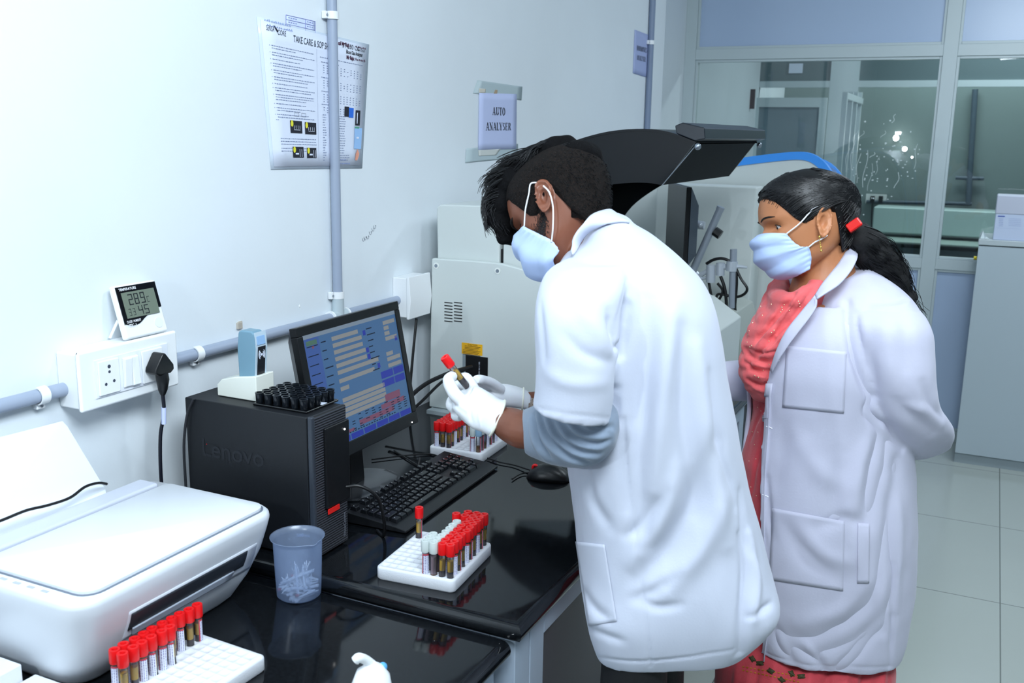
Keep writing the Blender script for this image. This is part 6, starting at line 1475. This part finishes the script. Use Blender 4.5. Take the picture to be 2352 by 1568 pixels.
for pts in ([(1850,690),(1815,760),(1790,830)],[(1838,680),(1800,740),(1770,790)],[(1715,800),(1760,812),(1810,800)],[(1722,850),(1765,860),(1800,845)],[(1800,700),(1760,760),(1735,790)],[(1830,760),(1800,800),(1770,870)]): SS.stroke(pts,.0045,-.006)
SS.done(); SS.noise(40,.003,6); SS.done(); mesh_obj(sm_,'scarf',CORAL,wo)
sq_=G(); rr=random.Random(9)
for k in range(34):
    h,n_=SS.hit(rr.uniform(1715,1850),rr.uniform(680,890))
    if h is not None: sq_.ball(h,.0014,4)
for k in range(14):
    h,n_=SK.hit(rr.uniform(1712,1748),rr.uniform(915,1150))
    if h is not None: sq_.ball(h,.0012,4)
sq_.build('sequins',mat('sequin gold','e8d6b0',.2,metal=.6),wo)
# embroidered motifs near the hem of the kurta
em=G()
for (x,y,a) in ((1728,1512,.6),(1745,1522,-.5),(1818,1546,.7),(1840,1552,-.6),(1770,1540,.2),(1795,1560,.4)):
    for k in range(2):
        pts=[]
        for t in range(7):
            px=x+10*math.cos(a+k)*(t/6-.5)*2; py=y+8*math.sin(a+k)*(t/6-.5)*2; h,n_=SK.hit(px,py)
            if h is not None: pts.append(h-FH*.001)
        if len(pts)>3: em.tube(pts,[.001+.0035*math.sin(PI*i/(len(pts)-1)) for i in range(len(pts))],6)
em.build('embroidered_leaves',mat('olive thread','3a3a1c',.7),wo)
em=G()
for y0_,y1_ in ((1538,1565),(1530,1552)):
    pts=[]
    for t in range(30):
        px=1705+130*t/29; py=y0_+ (y1_-y0_)*t/29; h,n_=SK.hit(px,py)
        if h is not None: pts.append(h-FH*.001)
    for i in range(0,len(pts)-1,2): em.tube([pts[i],pts[i+1]],.0013,5)
em.build('gold_stitching',mat('gold thread','c98a2c',.4,metal=.4),wo)
# coat: open at the front
CR_=[((1800,690),(2050,672),1.97,.115),((1775,730),(2095,712),1.97,.145),((1745,775),(2110,765),1.97,.16),((1722,840),(2098,835),1.97,.165),((1722,900),(2085,895),1.97,.16),((1722,960),(2075,955),1.97,.155),((1712,1040),(2086,1040),1.97,.158),((1702,1120),(2091,1120),1.97,.16),((1696,1220),(2092,1220),1.97,.163),((1694,1300),(2090,1310),1.965,.155),((1698,1380),(2080,1395),1.96,.145),((1704,1430),(2070,1450),1.955,.138),((1712,1462),(2060,1486),1.955,.132)]
def open_ring(a,b_,D,th,gn,gf,n=60,hemz=0):
    A=PD(a[0],a[1],D);B=PD(b_[0],b_[1],D); c=(A+B)/2;u=(B-A)/2; w=FH*th; out=[]
    t0=PI+gn; t1=PI-gf+2*PI   # near edge round the back to the far edge; t=PI is the front, sin<0 is near
    for k in range(n+1):
        t=t0+(t1-t0)*k/n; e=2/2.3; cx,sx=math.cos(t),math.sin(t); out.append(c+u*math.copysign(abs(cx)**e,cx)+w*math.copysign(abs(sx)**e,sx))
    return out
def gap_for(a,b_,px): # angle whose pixel column is px
    m_=(a[0]+b_[0])/2; h=(b_[0]-a[0])/2; v=min(.999,max(-.999,(m_-px)/h)); return math.acos(abs(v)**(2.3/2))
def proj(p):
    d=p-CAM; z=d.dot(FW); return 1176+FL*d.dot(RT)/z,784-FL*d.dot(UP)/z
edge=[(690,1890),(730,1848),(775,1800),(840,1768),(900,1758),(960,1754),(1040,1748),(1120,1743),(1220,1742),(1320,1745),(1420,1752),(1500,1745),(1548,1735)]
rg_=[]
for (a,b_,D,th) in CR_:
    lo_,hi_=.02,PI*.6
    for _ in range(30):
        gn=(lo_+hi_)/2; q_=proj(open_ring(a,b_,D,th,gn,.2,2)[0])
        if q_[0]>interp(edge,q_[1]): hi_=gn
        else: lo_=gn
    rg_.append(open_ring(a,b_,D,th,gn,min(.35,gn*.5)))
rows=refine(rg_,6)
# hem slopes up toward the front
outer=rows; g=G(); n=len(rows[0])
inner=[]
for r in rows:
    c=sum(r,Vector())/len(r); inner.append([p+(c-p).normalized()*.010 for p in r])
g.grid(outer); g2=G().grid([list(r) for r in inner])
sh_=G(); vs=[p for r in outer for p in r]+[p for r in inner for p in r]; m_=len(rows); fs=[]
o_=m_*n
for i in range(m_-1):
    for k in range(n-1):
        fs.append((i*n+k,i*n+k+1,(i+1)*n+k+1,(i+1)*n+k)); fs.append((o_+i*n+k,o_+(i+1)*n+k,o_+(i+1)*n+k+1,o_+i*n+k+1))
for i in range(m_-1):
    fs.append((i*n,(i+1)*n,o_+(i+1)*n,o_+i*n)); fs.append((i*n+n-1,o_+i*n+n-1,o_+(i+1)*n+n-1,(i+1)*n+n-1))
for k in range(n-1):
    fs.append((k,o_+k,o_+k+1,k+1)); fs.append(((m_-1)*n+k,(m_-1)*n+k+1,o_+(m_-1)*n+k+1,o_+(m_-1)*n+k))
sh_.add(vs,fs)
shl=loft([ring(a,b_,D,th,40,2.2) for a,b_,D,th in (((1872,645),(1990,612),1.99,.065),((1852,678),(2048,650),1.98,.122),((1842,716),(2090,695),1.975,.146),((1860,765),(2105,745),1.975,.148))],4)
sl=loft([ring(a,b_,D,th,36,2.2) for a,b_,D,th in (((1962,690),(2080,680),1.90,.07),((1955,735),(2128,742),1.86,.078),((1962,800),(2138,812),1.845,.075),((1980,870),(2140,880),1.84,.070),((1996,925),(2150,930),1.85,.066),((2015,972),(2170,958),1.87,.062),((2042,1012),(2184,978),1.90,.058),((2074,1040),(2187,1000),1.95,.052),((2080,1046),(2176,1020),2.02,.045),((2060,1040),(2130,1000),2.08,.042),((2010,1020),(2050,960),2.13,.040))],4)
sl2=loft([ring(a,b_,D,th,30,2.2) for a,b_,D,th in (((1790,700),(1850,700),2.12,.07),((1765,800),(1830,800),2.15,.06),((1735,880),(1790,860),2.15,.055),((1722,834),(1726,915),2.14,.048),((1690,829),(1690,920),2.12,.046),((1655,832),(1655,918),2.11,.043),((1630,835),(1630,915),2.11,.040))],4)
wm=fuse([sh_,shl,sl,sl2],.0040,4); SW=Sculpt(wm)
for pts,w,a in [
 ([(1945,690),(1948,760),(1962,830),(1985,890),(2000,915)],.008,-.012),([(1975,700),(1985,760),(1990,820)],.012,.005),
 ([(2000,915),(1995,950),(2030,985),(2075,1030)],.009,-.012),([(2060,920),(2100,960),(2140,990)],.016,-.005),([(2120,880),(2135,930),(2160,960)],.010,-.006),([(2085,930),(2130,945),(2160,975)],.010,.005),([(2030,740),(2040,830),(2060,900)],.016,.005),([(1985,780),(2005,850),(2010,900)],.014,-.005),([(2060,700),(2080,760),(2085,840)],.014,-.004),([(1965,720),(1995,712),(2040,712),(2110,715)],.004,-.002),
 ([(2030,990),(2010,1100),(1990,1200)],.018,-.010),([(2060,1060),(2045,1180),(2035,1300),(2030,1450)],.016,-.010),([(2000,1000),(1975,1080),(1960,1180)],.016,.007),([(1930,1050),(1920,1130),(1905,1200)],.020,-.006),([(1800,960),(1790,1060),(1785,1150)],.020,-.004),([(1880,1210),(1940,1190),(1980,1200)],.014,-.006),
 ([(2050,1100),(2065,1250),(2055,1400)],.014,.007),([(1830,1000),(1880,1080),(1940,1120)],.020,.005),
 ([(2040,1330),(1990,1420),(1880,1480),(1800,1470)],.024,-.010),([(1990,1340),(1930,1400),(1840,1430)],.020,.007),([(2020,1440),(1960,1510),(1920,1545)],.014,-.008),([(1850,1480),(1880,1520),(1900,1550)],.010,-.006),([(1780,1440),(1800,1490),(1830,1530)],.012,-.006),([(2050,1300),(2052,1420),(2045,1530)],.007,-.007),
 ([(1810,1210),(1860,1290),(1930,1330)],.018,-.008),([(1840,1215),(1890,1270),(1950,1290)],.014,.005),([(1760,1100),(1765,1180),(1775,1240)],.008,-.006),([(1762,880),(1765,960),(1758,1060)],.006,.003),
 ([(1735,1488),(1800,1515),(1900,1532),(2055,1530)],.003,-.0022)]+[([(1745+k*26,1512+min(k,6)*4),(1752+k*26,1545+min(k,6)*2)],.005,-.004) for k in range(12)]: SW.stroke(pts,w,a)
SW.done(); SW.noise(10,.004,11,(1,1,.6)); SW.noise(30,.0014,12,(1,1,.7)); SW.done()
mesh_obj(wm,'coat',COATW,wo)
patch(SW,[(1808,794),(1944,808),(1938,948),(1798,934)],'chest_pocket',COATW,wo,18,18,.0014); 
patch(SW,[(1775,1166),(1940,1196),(1936,1356),(1768,1330)],'hip_pocket',COATW,wo,20,18,.0014)
patch(SW,[(1970,1200),(1997,1202),(1995,1338),(1968,1338)],'pocket_slit',COATW,wo,6,16,.0014)
# collar and lapel
IN=[(1952,564,1.96),(1930,602,1.925),(1908,630,1.895),(1889,655,1.875),(1874,680,1.863),(1838,722,1.85),(1808,760,1.845),(1786,805,1.85),(1772,850,1.865)]
OU=[(1964,574,1.955),(1968,592,1.93),(1960,614,1.90),(1945,636,1.875),(1926,656,1.86),(1902,672,1.845),(1877,688,1.842)]
LA=[(1877,688,1.842),(1876,705,1.836),(1862,728,1.832),(1838,758,1.83),(1812,792,1.832),(1790,826,1.84),(1774,856,1.858)]
strip(SW,IN[:5],OU,'collar',COATW,wo,8,bulge=.004,solid=.0035)
strip(SW,IN[4:],LA,'lapel',COATW,wo,8,bulge=.003,solid=.0035)
strip(SW,[(1952,564,1.96),(1948,572,2.00),(1930,590,2.05),(1900,612,2.08)],[(1966,576,1.958),(1975,590,2.02),(1955,612,2.07),(1920,630,2.10)],'collar',COATW,wo,6,bulge=0,solid=.0035)
# far lapel showing beyond the scarf
strip(SW,[(1832,628,2.03),(1812,660,2.05),(1792,690,2.06),(1775,715,2.07)],[(1815,632,2.06),(1796,655,2.08),(1780,690,2.09),(1768,725,2.09)],'far_lapel',COATW,wo,5,bulge=0,solid=.0035)
ed=[(interp(edge,y),y) for y in range(880,1540,40)]
strip(SW,[(x+1,y) for x,y in ed],[(x+15,y) for x,y in ed],'placket',COATW,wo,4,bulge=.001,solid=.002,off=.002)
for (x,y) in ((1783,825),(1766,980),(1757,1137)):
    h,n_=SW.hit(x,y)
    if h is not None: G().tube([SW.hit(x-6,y-1)[0] or h,h,SW.hit(x+8,y+4)[0] or h],.0011,5).build('buttonhole',mat('stitch white','f4f4fa',.6),wo)
# mask
Cw=[(.099,-.010),(.116,-.026),(.112,-.046),(.106,-.066),(.094,-.088),(.064,-.106),(.040,-.106)]
Sw=[(.055,.062,-.020),(.043,.063,-.038),(.028,.0625,-.050),(.014,.060,-.052),(.010,.056,-.074),(.014,.050,-.096)]
mask_obj(WH,MASKM,wo,ws,Cw,Sw,3,.0052,.0012,seed=3)
for s_ in (1,-1):
    strap(WH,[(.055,.064*s_,-.020),(.030,.076*s_,-.004),(.010,.080*s_,.014),(-.002,.082*s_,.024),(-.018,.080*s_,.026)],ws,wo)
    strap(WH,[(.014,.0625*s_,-.052),(.002,.069*s_,-.044),(-.010,.074*s_,-.040),(-.022,.076*s_,-.034)],ws,wo)
er=G(); e0=Vector((-.004,.083,-.036)); 
for k,(dz,r) in enumerate(((0,.0028),(-.008,.0012),(-.012,.0012),(-.017,.0012),(-.021,.0024),(-.028,.0026))): er.ball(WH@((e0+Vector((0,0,dz)))*ws),r,6)
er.tube([WH@(e0*ws),WH@((e0+Vector((0,0,-.028)))*ws)],.0008,6); er.build('gold_earring',mat('gold','e0b860',.2,metal=.9),wo,smooth=True)
# hair
def hlw(th):
    a=abs(th); return interp([(0,.064),(.4,.060),(.8,.046),(1.0,.024),(1.15,.006),(1.32,-.004),(1.42,.022),(1.6,.030),(1.85,.022),(2.1,-.030),(2.5,-.062),(PI,-.070)],a)
cap(WH,ws,lambda th,z,f:.0010+.0080*min(1,f*3)**.7,hlw,'hair_cap',mat('sleek black hair','060608',.5,spec=.35),wo,nz=34,nt=90)
PO=Vector((-.112,.004,-.006)); hp_=[]
for k in range(3600):
    th=rr.uniform(-3.0,3.0); z0=hlw(th)+abs(rr.gauss(0,.012))
    if abs(th)>1.6: z0=hlw(th)+rr.random()*.10
    if rr.random()<.35: th=rr.uniform(-1.2,1.2); z0=hlw(th)+rr.random()*.045
    z0=min(z0,.104); pts=[]
    tend=PI*(1 if th>0 else -1)*.985
    for q in range(11):
        t=q/10; tt=th+(tend-th)*t**1.1; zz=z0+(PO.z+.005-z0)*t**1.4+.030*math.sin(PI*t)*(1 if z0<.05 else .25); zz=min(zz,.1075)
        of=.0022+.0082*min(1,t*3+ (0.0 if z0<hlw(th)+.01 else .7))
        pts.append(skull_pt(tt,zz,of+rr.gauss(0,.0003)))
    hp_.append(pts)
strands(WH,hp_,.0008,.0006,'hair_strands',HAIR,wo,ws,3)
hp_=[]
for k in range(16): # loose wisps at the hairline
    th=rr.uniform(.25,.9); p=skull_pt(th,hlw(th)+.004,.004); pts=[p]; d=Vector((.5,.25,-.5)).normalized()
    for q in range(7): d=(d+Vector((-.2*(q>1),.12,-.05+.10*q))).normalized(); pts.append(pts[-1]+d*.006)
    hp_.append(pts)
strands(WH,hp_,.0004,.0002,'wispy_strands',HAIR,wo,ws,3)
# ponytail
pc_=cr([PD(*p) for p in ((1953,528,1.95),(1972,545,1.955),(2000,575,1.965),(2035,610,1.975),(2062,650,1.975),(2085,695,1.97))],6)
tail=G().tube(pc_,[.020+.016*math.sin(PI*min(1,i/len(pc_)*1.15)) for i in range(len(pc_))],14)
tm=fuse([tail],.004,3); ST=Sculpt(tm); ST.noise(45,.006,2); ST.done(); mesh_obj(tm,'ponytail',mat('ponytail mass','070709',.8,bump=.8,bscale=200),wo)
I4=Matrix.Identity(4); hp_=[]
for k in range(520):
    a=rr.random()*2*PI; rr0=math.sqrt(rr.random()); ph=rr.random()*6; fr_q=rr.uniform(.35,.75); amp_=rr.uniform(.002,.007); endi=int(len(pc_)*rr.uniform(.75,1)); pts=[]
    for i in range(endi):
        t=i/len(pc_); c=pc_[i]; tg_=(pc_[min(i+1,len(pc_)-1)]-pc_[max(0,i-1)]).normalized(); u=tg_.cross(FH).normalized(); w=tg_.cross(u)
        R_t=(.016+.022*math.sin(PI*min(1,t*1.05)))*rr0; cu=amp_*min(1,t*2)
        pts.append(c+u*(R_t*math.cos(a)+cu*math.sin(ph+i*fr_q))+w*(R_t*math.sin(a)+cu*math.cos(ph+i*fr_q)))
    if endi>=len(pc_)*.9:
        d=(pts[-1]-pts[-2]); 
        for q in range(4): d=d*.95+Vector((rr.gauss(0,.002),rr.gauss(0,.002),-.002)); pts.append(pts[-1]+d+u*.003*math.sin(ph+q*1.5))
    hp_.append(pts)
strands(I4,hp_,.0009,.0004,'ponytail_strands',HAIR,wo,1,3)
g=G(); c=PD(1962,517,1.905); ax_=(PD(1976,508,1.90)-PD(1947,528,1.905)).normalized(); up_=UP
M_=frame(c,ax_,UP); g.box(-.014,.014,-.009,.009,-.010,.010).xf(M_); g.build('hair_clip',mat('red clip','d8140e',.25,coat=.4),wo,bevel=.003)
g=G().tube([PD(1946,516,1.95),PD(1952,530,1.93),PD(1957,542,1.95)],.004,8); g.build('hair_tie',mat('dark red tie','a01010',.5),wo,smooth=True)
for dy in (-.09,.09): G().ball((wp.x-.05,wp.y+dy,.040),(.125,.048,.039),10).build('shoe',mat('brown sandal','4a3428',.5),wo,smooth=True)
for dy in (-.09,.09): G().tube([Vector((wp.x,wp.y+dy,z)) for z in (.07,.3,.5)],[.075,.078,.07],20).build('salwar_leg',CORAL,wo,smooth=True)
